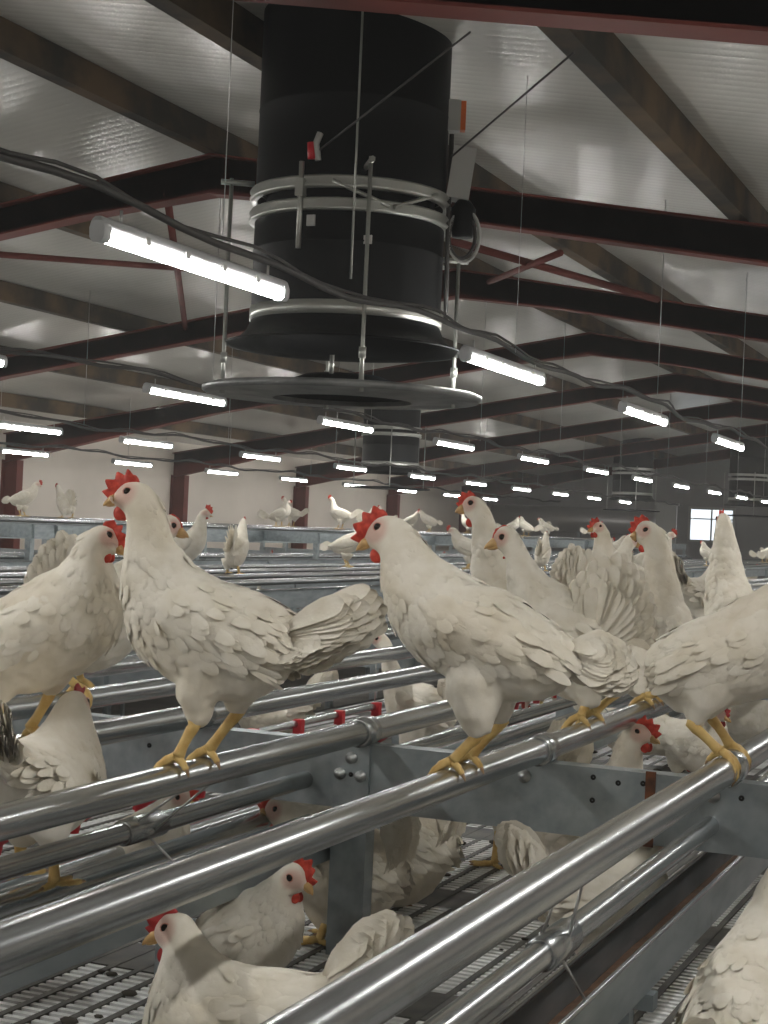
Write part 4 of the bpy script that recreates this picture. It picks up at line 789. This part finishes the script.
def build_body(h, vox, cards, seed, dirt):
    sp = h.s
    bm = NB(); grid_loft(bm, h.rings(46, 28))
    for th, lat in sp['thighs']:
        sgn = 1 if lat > 0 else -1
        lq = [.72, .88, 1.0]
        pts = [(th[0][0], lat * .45, th[0][1] + th[0][2] * 1.1)] + [(t[0], lat * lq[i], t[1]) for i, t in enumerate(th)]
        rad = [th[0][2] * 1.0] + [t[2] for t in th]
        P = [Vector(p) for p in pts]
        # a few inbetween rings
        PP, RR = [], []
        for i in range(len(P) - 1):
            for q in (0, .33, .66):
                PP.append(P[i].lerp(P[i + 1], q)); RR.append(rad[i] * (1 - q) + rad[i + 1] * q)
        PP.append(P[-1]); RR.append(rad[-1])
        tube(bm, PP, RR, 14)
    bmesh.ops.recalc_face_normals(bm, faces=bm.faces)
    me = bpy.data.meshes.new('tmp'); bm.to_mesh(me); bm.free()
    o = bpy.data.objects.new('tmp', me); COL.objects.link(o)
    md = o.modifiers.new('r', 'REMESH'); md.mode = 'VOXEL'; md.voxel_size = vox
    m2 = o.modifiers.new('s', 'SMOOTH'); m2.iterations = 8; m2.factor = .5
    bpy.context.view_layer.update()
    dg = bpy.context.evaluated_depsgraph_get()
    me2 = bpy.data.meshes.new_from_object(o.evaluated_get(dg))
    bpy.data.objects.remove(o); bpy.data.meshes.remove(me)
    nv = len(me2.vertices)
    co = np.zeros(nv * 3); me2.vertices.foreach_get('co', co); co = co.reshape(-1, 3)
    no = np.zeros(nv * 3); me2.vertex_normals.foreach_get('vector', no); no = no.reshape(-1, 3)
    e, bk = sp['eye'], sp['beak']; L = math.hypot(bk[0] - e[0], bk[1] - e[1])
    hd = np.hypot(co[:, 0] - e[0], co[:, 2] - e[1])
    # plumage clumps
    amp = np.clip((hd - L * .8) / (L * 1.5), 0, 1)
    for i in range(nv):
        p = co[i]
        a = fnoise((p[0] * .7, p[1], p[2] + seed), 26) * .0050 + fnoise((p[0] + seed, p[1], p[2]), 70) * .0020
        co[i] = p + no[i] * a * amp[i]
    me2.vertices.foreach_set('co', co.ravel())
    me2.update()
    if cards:
        me2.vertex_normals.foreach_get('vector', no.ravel()) if False else None
        R = h.R; C = (R[:, 0:2] + R[:, 2:4]) / 2; T = np.gradient(C, axis=0)
        rs = np.random.RandomState(seed + 5)
        idx = rs.permutation(nv)
        chosen = []; cell = {}
        hip = min(t[0][-1][1] for t in sp['thighs']) + .11
        for i in idx:
            if hd[i] < L * .62 or co[i][2] < hip: continue
            k = tuple((co[i] / .0105).astype(int))
            if any((k[0]+a, k[1]+b2, k[2]+c2) in cell for a in (-1, 0, 1) for b2 in (0,) for c2 in (-1, 0, 1) if abs(a)+abs(c2) < 2): continue
            cell[k] = 1; chosen.append(i)
            if len(chosen) >= cards * .45: break
        bm = NB(); bm.from_mesh(me2)
        P = co[chosen]; Nn = no[chosen]
        fl, Ls, Ws = [], [], []
        for p in P:
            j = np.argmin((C[:, 0] - p[0])**2 + (C[:, 1] - p[2])**2)
            d = Vector((T[j, 0], rs.uniform(-.12, .12) * .01, T[j, 1])).normalized()
            d = d + Vector((0, 0, -.25)); neck = max(0, 1 - j / 26)
            fl.append(d); s = rs.uniform(.8, 1.2)
            Ls.append((.036 - .012 * neck) * s); Ws.append((.022 - .012 * neck) * s)
        feather_cards(bm, P, Nn, fl, Ls, Ws, .0003)
        bm.to_mesh(me2); bm.free()
    paint(me2, sp, dirt, seed)
    me2.materials.clear(); me2.materials.append(M['plume'])
    me2.shade_smooth()
    return me2

def wing_mesh(h, side, seed, dirt, n=26, K=12):
    W = np.array(h.s['wing'], float); m = len(W)
    d = np.r_[0, np.cumsum(np.hypot(*np.diff((W[:, :2] + W[:, 2:]) / 2, axis=0).T))]
    t = np.linspace(0, d[-1], n)
    Q = np.stack([np.interp(t, d, W[:, k]) for k in range(4)], 1)
    # soften the interpolation
    for _ in range(2):
        Q[1:-1] = .25 * Q[:-2] + .5 * Q[1:-1] + .25 * Q[2:]
    bm = NB(); outer, inner = [], []
    for i in range(n):
        T = i / (n - 1); ro, ri = [], []
        for k in range(K + 1):
            s = k / K
            ss = s
            p = Q[i, :2] * (1 - ss) + Q[i, 2:] * ss
            wd, dist = h.width(*p)
            edge = math.sin(PI * s) ** .6
            rid = math.cos(s * PI * 7 + T * 1.2) * .0030 * max(0, min(1, (T - .32) * 3)) * edge
            scal = .0016 * math.cos(T * 40 + math.floor(s * 5) * 2.0) * (1 if T < .5 else max(0, 1 - (T - .5) * 4)) * edge
            y = wd - .003 + .015 * edge * min(1, T * 5 + .1) * (1 - .35 * T) + rid + scal
            y = max(y, .012 * (1 - T) + .006)
            # ragged lower rear edge
            wv = 0
            if s > .7 and T > .2: wv = .006 * math.sin(T * 34 + seed) * (s - .7) / .3
            ro.append((p[0], side * y, p[1] + wv)); ri.append((p[0], side * max(y - .012 - .004 * edge, .001), p[1] + wv))
        outer.append(ro); inner.append(list(reversed(ri)))
    rings = [a + b for a, b in zip(outer, inner)]
    grid_loft(bm, rings, True, True)
    bmesh.ops.recalc_face_normals(bm, faces=bm.faces)
    # covert feathers
    rs = np.random.RandomState(seed + 77)
    P, Nn, fl, Ls, Ws = [], [], [], [], []
    ax = Q[-1, :2] - Q[0, :2]; ax /= np.hypot(*ax)
    O = np.array(outer)
    for i in range(2, n - 4, 2):
        T = i / (n - 1)
        for k in range(1, K, 1):
            if rs.rand() < .25 + .6 * max(0, 1 - T * 2.2): continue
            p = O[i, k]
            a = O[min(i + 1, n - 1), k] - O[max(i - 1, 0), k]; b2 = O[i, min(k + 1, K)] - O[i, max(k - 1, 0)]
            nn = np.cross(a, b2); nn = nn * np.sign(nn[1] * side + 1e-9)
            P.append(p + rs.uniform(-.002, .002, 3)); Nn.append(nn); fl.append((ax[0], 0, ax[1] - .12 + rs.uniform(-.1, .1)))
            Ls.append((.03 + .035 * T) * rs.uniform(.85, 1.15)); Ws.append(.019 * rs.uniform(.8, 1.2))
    feather_cards(bm, P, Nn, fl, Ls, Ws, .0007)
    me = bpy.data.meshes.new('wing'); bm.to_mesh(me); bm.free()
    paint(me, h.s, dirt, seed + 3, False); me.materials.append(M['plume']); me.shade_smooth()
    return me

def tail_mesh(sp, seed, dirt, wide=.030, spread=1.0):
    rs = np.random.RandomState(seed + 31)
    tips = np.array(sp['tips']); tb = np.array(sp['tb'])
    bm = NB()
    d = np.r_[0, np.cumsum(np.hypot(*np.diff(tips, axis=0).T))]
    N = 13
    for layer in range(4):
        for k in range(N):
            q = k / (N - 1)
            t = np.array([np.interp(q * d[-1], d, tips[:, 0]), np.interp(q * d[-1], d, tips[:, 1])])
            t = tb + (t - tb) * (1.0 - .13 * (layer if layer < 3 else .3) + rs.uniform(-.05, .03))
            for side in (-1, 1):
                lay = layer if layer < 3 else -.25
                a = Vector((tb[0] + rs.uniform(-.004, .004), side * (.004 + .007 * max(lay, 0)), tb[1] + (.5 - q) * .03))
                b2 = Vector((t[0], side * (.006 + .014 * lay + (.022 * q * spread + rs.uniform(0, .008)) * (1 if lay >= 0 else .15)), t[1]))
                ax = b2 - a; L = ax.length; ax.normalize()
                s = Vector((0, side, 0)); s = (s - ax * s.dot(ax)).normalized(); wv = ax.cross(s).normalized()
                wv = wv if wv.z < 0 else -wv
                wv = (wv + s * (.62 + rs.uniform(-.10, .10))).normalized(); nrm = ax.cross(wv)
                rows = []
                W = wide * 1.28 * rs.uniform(.88, 1.12)
                for tt, ww in ((0, .25), (.2, .55), (.45, .85), (.7, 1.0), (.86, .95), (.95, .7), (1., .25)):
                    c = a + ax * (L * tt) + nrm * (.010 * math.sin(tt * 2.4) * side * (1 if nrm.y * side > 0 else -1)) + wv * (.006 * tt * tt)
                    e = .0022
                    rows.append([c - wv * (W * ww / 2) + nrm * -e, c - wv * (W * ww / 4), c + nrm * e * .6, c + wv * (W * ww / 4), c + wv * (W * ww / 2) - nrm * e])
                vs = [[bm.verts.new(x) for x in r] for r in rows]
                for A, B in zip(vs[:-1], vs[1:]):
                    for i in range(4): bm.faces.new((A[i], A[i + 1], B[i + 1], B[i])).smooth = True
    me = bpy.data.meshes.new('tail'); bm.to_mesh(me); bm.free()
    paint(me, sp, dirt, seed + 9, False); me.materials.append(M['plume']); me.shade_smooth()
    return me

def head_parts(h, root, comb=1.0, combmat='comb', wattle=1.0):
    sp = h.s; e = np.array(sp['eye']); b = np.array(sp['beak'])
    f = b - e; L = np.hypot(*f); f /= L
    pr = np.array(sp['prof'], float); D, V = pr[:, 0:2], pr[:, 2:4]
    mid0 = (D[0] + V[0]) / 2; r0 = max(np.hypot(*(D[0] - V[0])) / 2, .10 * L)
    fb = b - mid0; Lb = np.hypot(*fb); fb /= Lb
    ub = np.array([-fb[1], fb[0]]); ub = ub if ub[1] > 0 else -ub
    def PB(a, q, y=0.):
        p = mid0 + fb * (a * Lb) + ub * q
        return Vector((p[0], y, p[1]))
    bm = NB(); rings = []
    for a, q, rv, rs_ in [(-.25, .10, 1.0, .95), (.1, .12, .98, .9), (.4, .12, .72, .68), (.7, .10, .46, .42), (.9, .0, .26, .24), (1.02, -.18, .07, .07)]:
        rings.append([PB(a, r0 * (q + rv * math.cos(2 * PI * k / 12)), rs_ * r0 * math.sin(2 * PI * k / 12)) for k in range(12)])
    grid_loft(bm, rings); bk = obj('beak', bm, M['beak'], root, True)
    bm = NB(); rings = []
    for a, q, rv, rs_ in [(-.2, -.62, .42, .8), (.15, -.66, .36, .66), (.5, -.56, .24, .42), (.75, -.42, .08, .15)]:
        rings.append([PB(a, r0 * (q + rv * math.cos(2 * PI * k / 10)), rs_ * r0 * math.sin(2 * PI * k / 10)) for k in range(10)])
    grid_loft(bm, rings); obj('lower_beak', bm, M['beak'], bk, True)
    we, _ = h.width(*e)
    we = max(we * .97, .012)
    for s in (-1, 1):
        bm = NB(); bmesh.ops.create_uvsphere(bm, u_segments=14, v_segments=10, radius=.0068, matrix=Matrix.Translation((e[0], s * (we - .0008), e[1])) @ Matrix.Diagonal((1, .62, 1, 1)))
        ey = obj('eye', bm, M['eye'], root, True)
        bm = NB(); pts = [(e[0] + .0076 * math.cos(a), s * (we - .0002), e[1] + .0070 * math.sin(a)) for a in [2 * PI * k / 16 for k in range(17)]]
        tube(bm, pts, .0012, 6); obj('eyelid', bm, M['lid'], ey, True)
    if comb > 0:
        # base line follows the forehead
        P0 = [D[0] * .6 + V[0] * .4, D[0], D[1], D[2], D[2] * .55 + D[3] * .45]
        dd = np.r_[0, np.cumsum(np.hypot(*np.diff(np.array(P0), axis=0).T))]
        n = 36; base, tops = [], []
        c0 = (D[2] + V[2]) / 2
        for i in range(n + 1):
            t = i / n
            p = np.array([np.interp(t * dd[-1], dd, [q[k] for q in P0]) for k in (0, 1)])
            nr = p - c0; nr /= np.hypot(*nr); dr = nr * .75 + f * .30 + np.array((0, .35)); dr /= np.hypot(*dr)
            env = (.24 + .24 * math.sin(PI * min(1, t * .85 + .15))) * L * comb
            ph = t * 4.6
            saw = 1 - abs((ph % 1) * 2 - 1)
            hg = env * (.52 + .48 * saw) * (1 if t < .9 else (1 - t) / .1 * .9 + .1)
            base.append(p - nr * .0035); tops.append(p + dr * hg)
        bm = NB(); sides = []
        for sgn in (1, -1):
            g = []
            for s0, th in ((0, .0042), (.45, .0030), (.8, .0022), (1., .0005)):
                g.append([bm.verts.new((q0[0] + (q1[0] - q0[0]) * s0, sgn * th + .004 * s0 * math.sin(i * .35 + L * 300), q0[1] + (q1[1] - q0[1]) * s0)) for i, (q0, q1) in enumerate(zip(base, tops))])
            sides.append(g)
        for g in sides:
            for A, B in zip(g[:-1], g[1:]):
                for i in range(n): bm.faces.new((A[i], A[i + 1], B[i + 1], B[i])).smooth = True
        for i in range(n): bm.faces.new((sides[0][-1][i], sides[0][-1][i + 1], sides[1][-1][i + 1], sides[1][-1][i])).smooth = True
        bmesh.ops.recalc_face_normals(bm, faces=bm.faces)
        obj('comb', bm, M[combmat], root, True)
    if wattle > 0:
        c0 = V[1] * .5 + V[2] * .5 - np.array((0, .02 * L)) + f * .02 * L
        wv = h.width(*(V[1] * .5 + V[2] * .5 + np.array((0, .1 * L))))[0]
        for s in (-1, 1):
            bm = NB(); bmesh.ops.create_uvsphere(bm, u_segments=14, v_segments=10, radius=1)
            bm.transform(Matrix.Translation((c0[0], s * max(.006, wv * .8), c0[1])) @ Matrix.Rotation(.12 * s, 4, 'X') @ Matrix.Diagonal((.21 * L * wattle, .0036, .235 * L * wattle, 1)))
            obj('wattle', bm, M[combmat], root, True)
M['lid'] = simple('eyelid_skin', (.55, .26, .20), .6)

def leg_mesh(sp, hock, foot, lat, rz, perch, seed):
    # local frame: tube direction is world Y brought into the hen frame
    bm = NB()
    up_ = Vector((0, 0, 1))
    if perch:
        td = Vector((math.sin(rz), math.cos(rz), 0)).normalized()
        if td.y * 1 < 0: td = -td
        base = td * (lat / abs(td.y) if abs(td.y) > .3 else lat)
        if abs(td.y) < .3: base = Vector((0, lat, 0))
        fwd = Vector((td.y, -td.x, 0))
        if fwd.x < 0: fwd = -fwd
    else:
        base = Vector((foot[0], lat, 0)); td = Vector((0, 1, 0)); fwd = Vector((1, 0, 0))
    hk = Vector((hock[0] + base.x * .5 - (foot[0] * .5 if not perch else 0), lat * .92, hock[1]))
    ft = base + Vector((0, 0, .0125)) - fwd * .004
    pts, rr = [], []
    up0 = hk + Vector((.004, 0, .02))
    for q, r in ((0, .0108), (.16, .0104), (.4, .0088), (.7, .0086), (.9, .0098), (1., .0105)):
        pts.append(hk.lerp(ft, q) + fwd * (.002 * math.sin(q * PI))); rr.append(r)
    tube(bm, [up0] + pts, [.0085] + rr, 12)
    R = TR + .0052
    def surf(s, al):
        if perch:
            ph = s * math.cos(al) / (R + .001); 
            return base + td * (s * math.sin(al)) + Vector((0, 0, -TR)) + (fwd * math.sin(ph) + up_ * math.cos(ph)) * R
        return base + fwd * (s * math.cos(al)) + td * (s * math.sin(al)) + up_ * (.0052 + .0)
    for al, Lg in ((0.05, .064), (.52, .052), (-.50, .052), (PI - .25, .030)):
        n = 7; P, rd = [], []
        for i in range(n + 1):
            t = i / n; s = Lg * t
            p = surf(s, al) + up_ * (.007 * (1 - t) ** 2)
            if not perch: p.z = max(p.z, .005)
            P.append(p); rd.append((.0076 - .0032 * t) * (1.12 if i % 2 == 0 else .95))
        tube(bm, P, rd, 10)
        d = (P[-1] - P[-2]).normalized()
        tip = P[-1] + d * .011 - up_ * (.002 if perch else .001)
        tube(bm, [P[-1] - d * .002, P[-1] + d * .005, tip], [.0036, .0028, .0006], 8, 1)
    return bm

def make_hen(key, label, name='white_hen', vox=.0055, cards=700, dirt=.5, comb=1.0, combmat='comb', wattle=1.0, wide=.030, group='white hens', seed=None, loc=None, rz=None):
    sp = HENS[key]; h = Hen(sp); seed = seed if seed is not None else sum(map(ord, key))
    rz_ = sp['rz'] if rz is None else rz
    t = thing(name, label, 'hen', loc or sp['loc'], rz_, group)
    obj('body', build_body(h, vox, cards, seed, dirt), M['plume'], t)
    for s in (-1, 1): obj('wing', wing_mesh(h, s, seed + (s > 0), dirt), M['plume'], t)
    obj('tail', tail_mesh(sp, seed, dirt, wide), M['plume'], t)
    head_parts(h, t, comb, combmat, wattle)
    for hock, foot, lat in sp['legs']:
        obj('leg', leg_mesh(sp, hock, foot, lat, rz_, sp['perch'], seed), [M['leg'], M['claw']], t, True)
    return t

HB = make_hen('B', 'tall white hen with red comb standing on the third perch tube, left of centre', cards=900, dirt=.6)
HA = make_hen('A', 'white hen cut by the left edge, perched behind the tall left hen, facing right', cards=800, dirt=.8, comb=.9)
HC = make_hen('C', 'white hen with red comb in the middle, standing on the second perch tube', cards=900, dirt=.45)
HF = make_hen('F', 'pale combless hen behind the middle hen, tail feathers fanned up', cards=800, comb=.12, wattle=.25, wide=.034, dirt=.4)
HG = make_hen('G', 'white hen stretching its neck up behind the middle hen', cards=500, comb=.8)
HH = make_hen('H', 'long necked white hen looking left, right of the fanned tail', cards=500, comb=1.0)
HI = make_hen('I', 'white hen at the right edge facing out of the picture, feet on the nearest tube', cards=900, dirt=.6)
HD = make_hen('D', 'white hen crouching on the deck at the bottom, dark red comb, facing left', cards=900, dirt=.5, comb=.7, combmat='combdark')
HE = make_hen('E', 'white hen on the deck facing right behind the bottom hen, tall pink comb', cards=700, dirt=.6, comb=1.0)
HM = make_hen('M', 'white hen on the deck facing left behind the bolted post', cards=600, dirt=.7, comb=.9)
HT = make_hen('T', 'small slim hen facing left beyond the perches, between the two front hens', cards=300, comb=.15, wattle=.2)
HP = make_hen('P', 'white hen under the front beam, only belly and legs in view', cards=500, loc=(-1.30, 4.02, DKZ), rz=2.9)

dup(HD, (-2.674, 5.351, 1.22), 3.2812, 'white hen on the deck with raised tail, under the tail of the tall left hen', 'white hens', 1.0)
dup(HE, (-1.923, 3.221, 1.22), -0.1047, 'white hen facing right under the third tube, below the feet of the tall left hen', 'white hens', 1.0)
dup(HB, (-1.005, 3.676, 1.22), -0.2094, 'white hen with bright red comb facing right just above the front beam', 'white hens', 1.0)
dup(HD, (-1.177, 5.587, 1.22), -0.4363, 'ruffled white hen behind the red combed hen above the front beam', 'white hens', 1.0)
dup(HP, (-1.422, 5.602, 1.22), -0.0873, 'white hen with lowered head behind the beam, beside the feet of the right hen', 'white hens', 1.0)
dup(HD, (-1.143, 6.303, 1.22), 0.4363, 'white hen low on the deck under the hen at the right edge', 'white hens', 1.0)
dup(HD, (-1.109, 6.789, 1.22), 1.7453, 'white hen cut by the right edge, low on the deck behind the nearest tube', 'white hens', 1.0)
dup(HM, (-1.409, 3.416, 1.22), 3.2812, 'white hen standing on the deck right of the bolted post', 'white hens', 1.0)
dup(HG, (-0.917, 4.75, 1.705), 2.0595, 'upright white hen seen from behind near the right edge', 'white hens', 1.0)
dup(HD, (-1.295, 6.2, 1.705), 1.2217, 'white hen with raised tail seen from behind, left of the upright hen', 'white hens', 1.0)
dup(HF, (-1.68, 5.95, 1.705), 0.733, 'white hen with raised tail beyond the middle hens, under the far duct', 'white hens', 1.0)
dup(HF, (-2.02, 3.05, 1.705), 0.6981, 'white hen hidden behind the left edge hen, only its raised tail showing', 'white hens', 0.98)
dup(HC, (-0.385, 2.379, 1.22), 1.4661, 'white hen seen from behind in the bottom right corner', 'white hens', 1.0)
dup(HD, (-0.779, 2.957, 1.22), 0.9076, 'white hen on the deck under the front beam, its tail left of the nearest tube', 'white hens', 1.0)
dup(HD, (-1.555, 2.24, 1.478), 1.7104, 'pale ruffled hen at the left edge between two perch tubes, seen from behind', 'white hens', 1.0)
dup(HE, (-0.917, 5.62, 1.705), -0.0873, 'white hen at the right edge facing right, red face just in view', 'white hens', 1.0)
dup(HB, (-1.68, 6.45, 1.705), 4.1015, 'white hen with raised neck beyond the fanned tail', 'white hens', 1.0)

def far_mesh(key, seed):
    sp = HENS[key]; h = Hen(sp); bm = NB()
    grid_loft(bm, h.rings(22, 14))
    tips = sp['tips']; tb = sp['tb']
    for i, tp in enumerate(tips):
        for s in (-1, 1):
            a = Vector((tb[0], 0, tb[1])); b2 = Vector((tp[0], s * (.01 + .004 * i), tp[1])); ax = (b2 - a); w_ = Vector((-ax.z, 0, ax.x)).normalized() * .014
            f = [bm.verts.new(x) for x in (a - w_, a + w_, a + ax * .8 + w_ * 1.2, b2 + w_ * .4, b2 - w_ * .4, a + ax * .8 - w_ * 1.2)]
            bm.faces.new(f).smooth = True
    W = np.array(sp['wing'])
    for s in (-1, 1):
        rings = []
        for r in W:
            c = (r[:2] + r[2:]) / 2; a = (r[:2] - r[2:]) / 2; y, _ = h.width(*c)
            rings.append([(c[0] + a[0] * math.cos(q), s * (y + .012 * math.sin(q)), c[1] + a[1] * math.cos(q)) for q in [2 * PI * k / 8 for k in range(8)]])
        grid_loft(bm, rings)
    for th, lat in sp['thighs']:
        tube(bm, [(t[0], lat, t[1]) for t in th], [t[2] for t in th], 8)
    nb = len(bm.verts)
    bmesh.ops.recalc_face_normals(bm, faces=bm.faces)
    for hock, foot, lat in sp['legs']:
        tube(bm, [(hock[0], lat * .92, hock[1] + .01), (foot[0], lat, .008)], [.009, .008], 6, 2)
        for al in (-.5, .05, .55, PI):
            tube(bm, [(foot[0], lat, .008), (foot[0] + .045 * math.cos(al), lat + .045 * math.sin(al), .004)], [.006, .004], 5, 2)
    e, b = np.array(sp['eye']), np.array(sp['beak']); f = b - e; Ln = np.hypot(*f); f /= Ln; u_ = np.array([-f[1], f[0]]); u_ = u_ if u_[1] > 0 else -u_
    def P(a, q, y=0.): p = e + f * a * Ln + u_ * q * Ln; return (p[0], y, p[1])
    tube(bm, [P(.3, -.1), P(.7, -.14), P(1, -.05)], [.16 * Ln, .1 * Ln, .01 * Ln], 6, 3)
    for y in (-.003, .003):
        f_ = bm.faces.new([bm.verts.new(P(a, q, y)) for a, q in ((.7, .1), (.72, .5), (.5, .6), (.4, .9), (.2, .75), (.05, 1.), (-.15, .75), (-.35, .8), (-.3, .4), (.2, .3))]); f_.material_index = 1
    for s in (-1, 1):
        tube(bm, [P(.36, -.3, s * .004), P(.36, -.5, s * .005), P(.34, -.72, s * .005)], [.1 * Ln, .2 * Ln, .08 * Ln], 6, 1)
    me = bpy.data.meshes.new('far_hen'); bm.to_mesh(me); bm.free()
    paint(me, sp, .4, seed)
    for m_ in ('plume', 'comb', 'leg', 'beak'): me.materials.append(M[m_])
    return me
FM = {k: far_mesh(k, i) for i, k in enumerate('BCFPDEA')}
def far(k, x, y, z, rz, label, group, sc=1.0):
    o = bpy.data.objects.new('white_hen', FM[k]); COL.objects.link(o)
    o.location = (x, y, z); o.rotation_euler = (0, 0, rz); o.scale = (sc,) * 3
    return tag(o, label, 'hen', group)
T2Z = CZ - .397
for k, x, y, deg, lab in (('F', -5.55, 10.3, 100, 'far white hen seen from behind, above the back of the tall left hen'),
                          ('B', -5.0, 8.65, 5, 'far white hen peering right behind the neck of the tall left hen'),
                          ('B', -5.0, 11.9, 188, 'far white hen between the two front hens, facing left'),
                          ('F', -5.55, 13.6, 165, 'far white hen with raised tail just left of the middle hen'),
                          ('C', -6.1, 13.6, 20, 'far white hen facing right, left of the middle hen'),
                          ('C', -5.55, 15.2, 200, 'far white hen right of the head of the middle hen'),
                          ('F', -5.0, 16.0, 95, 'far white hen with raised tail right of the middle hen head'),
                          ('A', -5.0, 18.2, 30, 'far white hen above the back of the middle hen')):
    far(k, x, y, T2Z, math.radians(deg), lab, 'far hens on the perches')
far('C', -11.2, 15.6, CZ - .077, math.radians(10), 'far white hen standing on the top perches at the upper left', 'far hens on the perches')
rs = np.random.RandomState(5)
for n, (x0, x1, y0, y1, z, lab, grp, cnt) in enumerate(((-6.7, -5.1, 6.5, 34, DKZ, 'far white hen on the deck of the second aviary row', 'far hens on the second row deck', 34),
        (-12.2, -8.8, 10, 38, DKZ, 'far white hen on the deck of the third aviary row', 'far hens on the third row deck', 46))):
    for i in range(cnt):
        far('BCPDEAF'[rs.randint(7)], rs.uniform(x0, x1), rs.uniform(y0, y1), z, rs.uniform(0, 2 * PI), lab, grp, rs.uniform(.92, 1.05))
for i in range(14):
    x = [-9.4, -10.3, -11.2, -12.3][rs.randint(4)]
    far('BCFA'[rs.randint(4)], x, rs.uniform(16, 38), CZ - .077, rs.choice([0, PI]) + rs.uniform(-.3, .3), 'far white hen on the top perches of the third aviary row', 'far hens on the third row perches')
for i in range(9):
    x = [-5.0, -5.55, -6.1, -6.7][rs.randint(4)]
    far('BCFA'[rs.randint(4)], x, rs.uniform(18, 36), T2Z, rs.choice([0, PI]) + rs.uniform(-.4, .4), 'far white hen on the perches of the second aviary row', 'far hens on the second row perches')
for i in range(14):
    far('BCPDEAF'[rs.randint(7)], rs.uniform(-2.9, -.8), rs.uniform(7.2, 18), DKZ, rs.uniform(0, 2 * PI), 'white hen far back on the deck of the near row', 'hens far back on the near row deck', rs.uniform(.92, 1.05))
for i in range(7):
    x = [-1.68, -2.02, -2.4, -2.72, -3.05][rs.randint(5)]
    far('BCFA'[rs.randint(4)], x, rs.uniform(9.5, 20), CZ - .395, rs.choice([0, PI]) + rs.uniform(-.4, .4), 'white hen far back on the perches of the near row', 'hens far back on the near row perches')
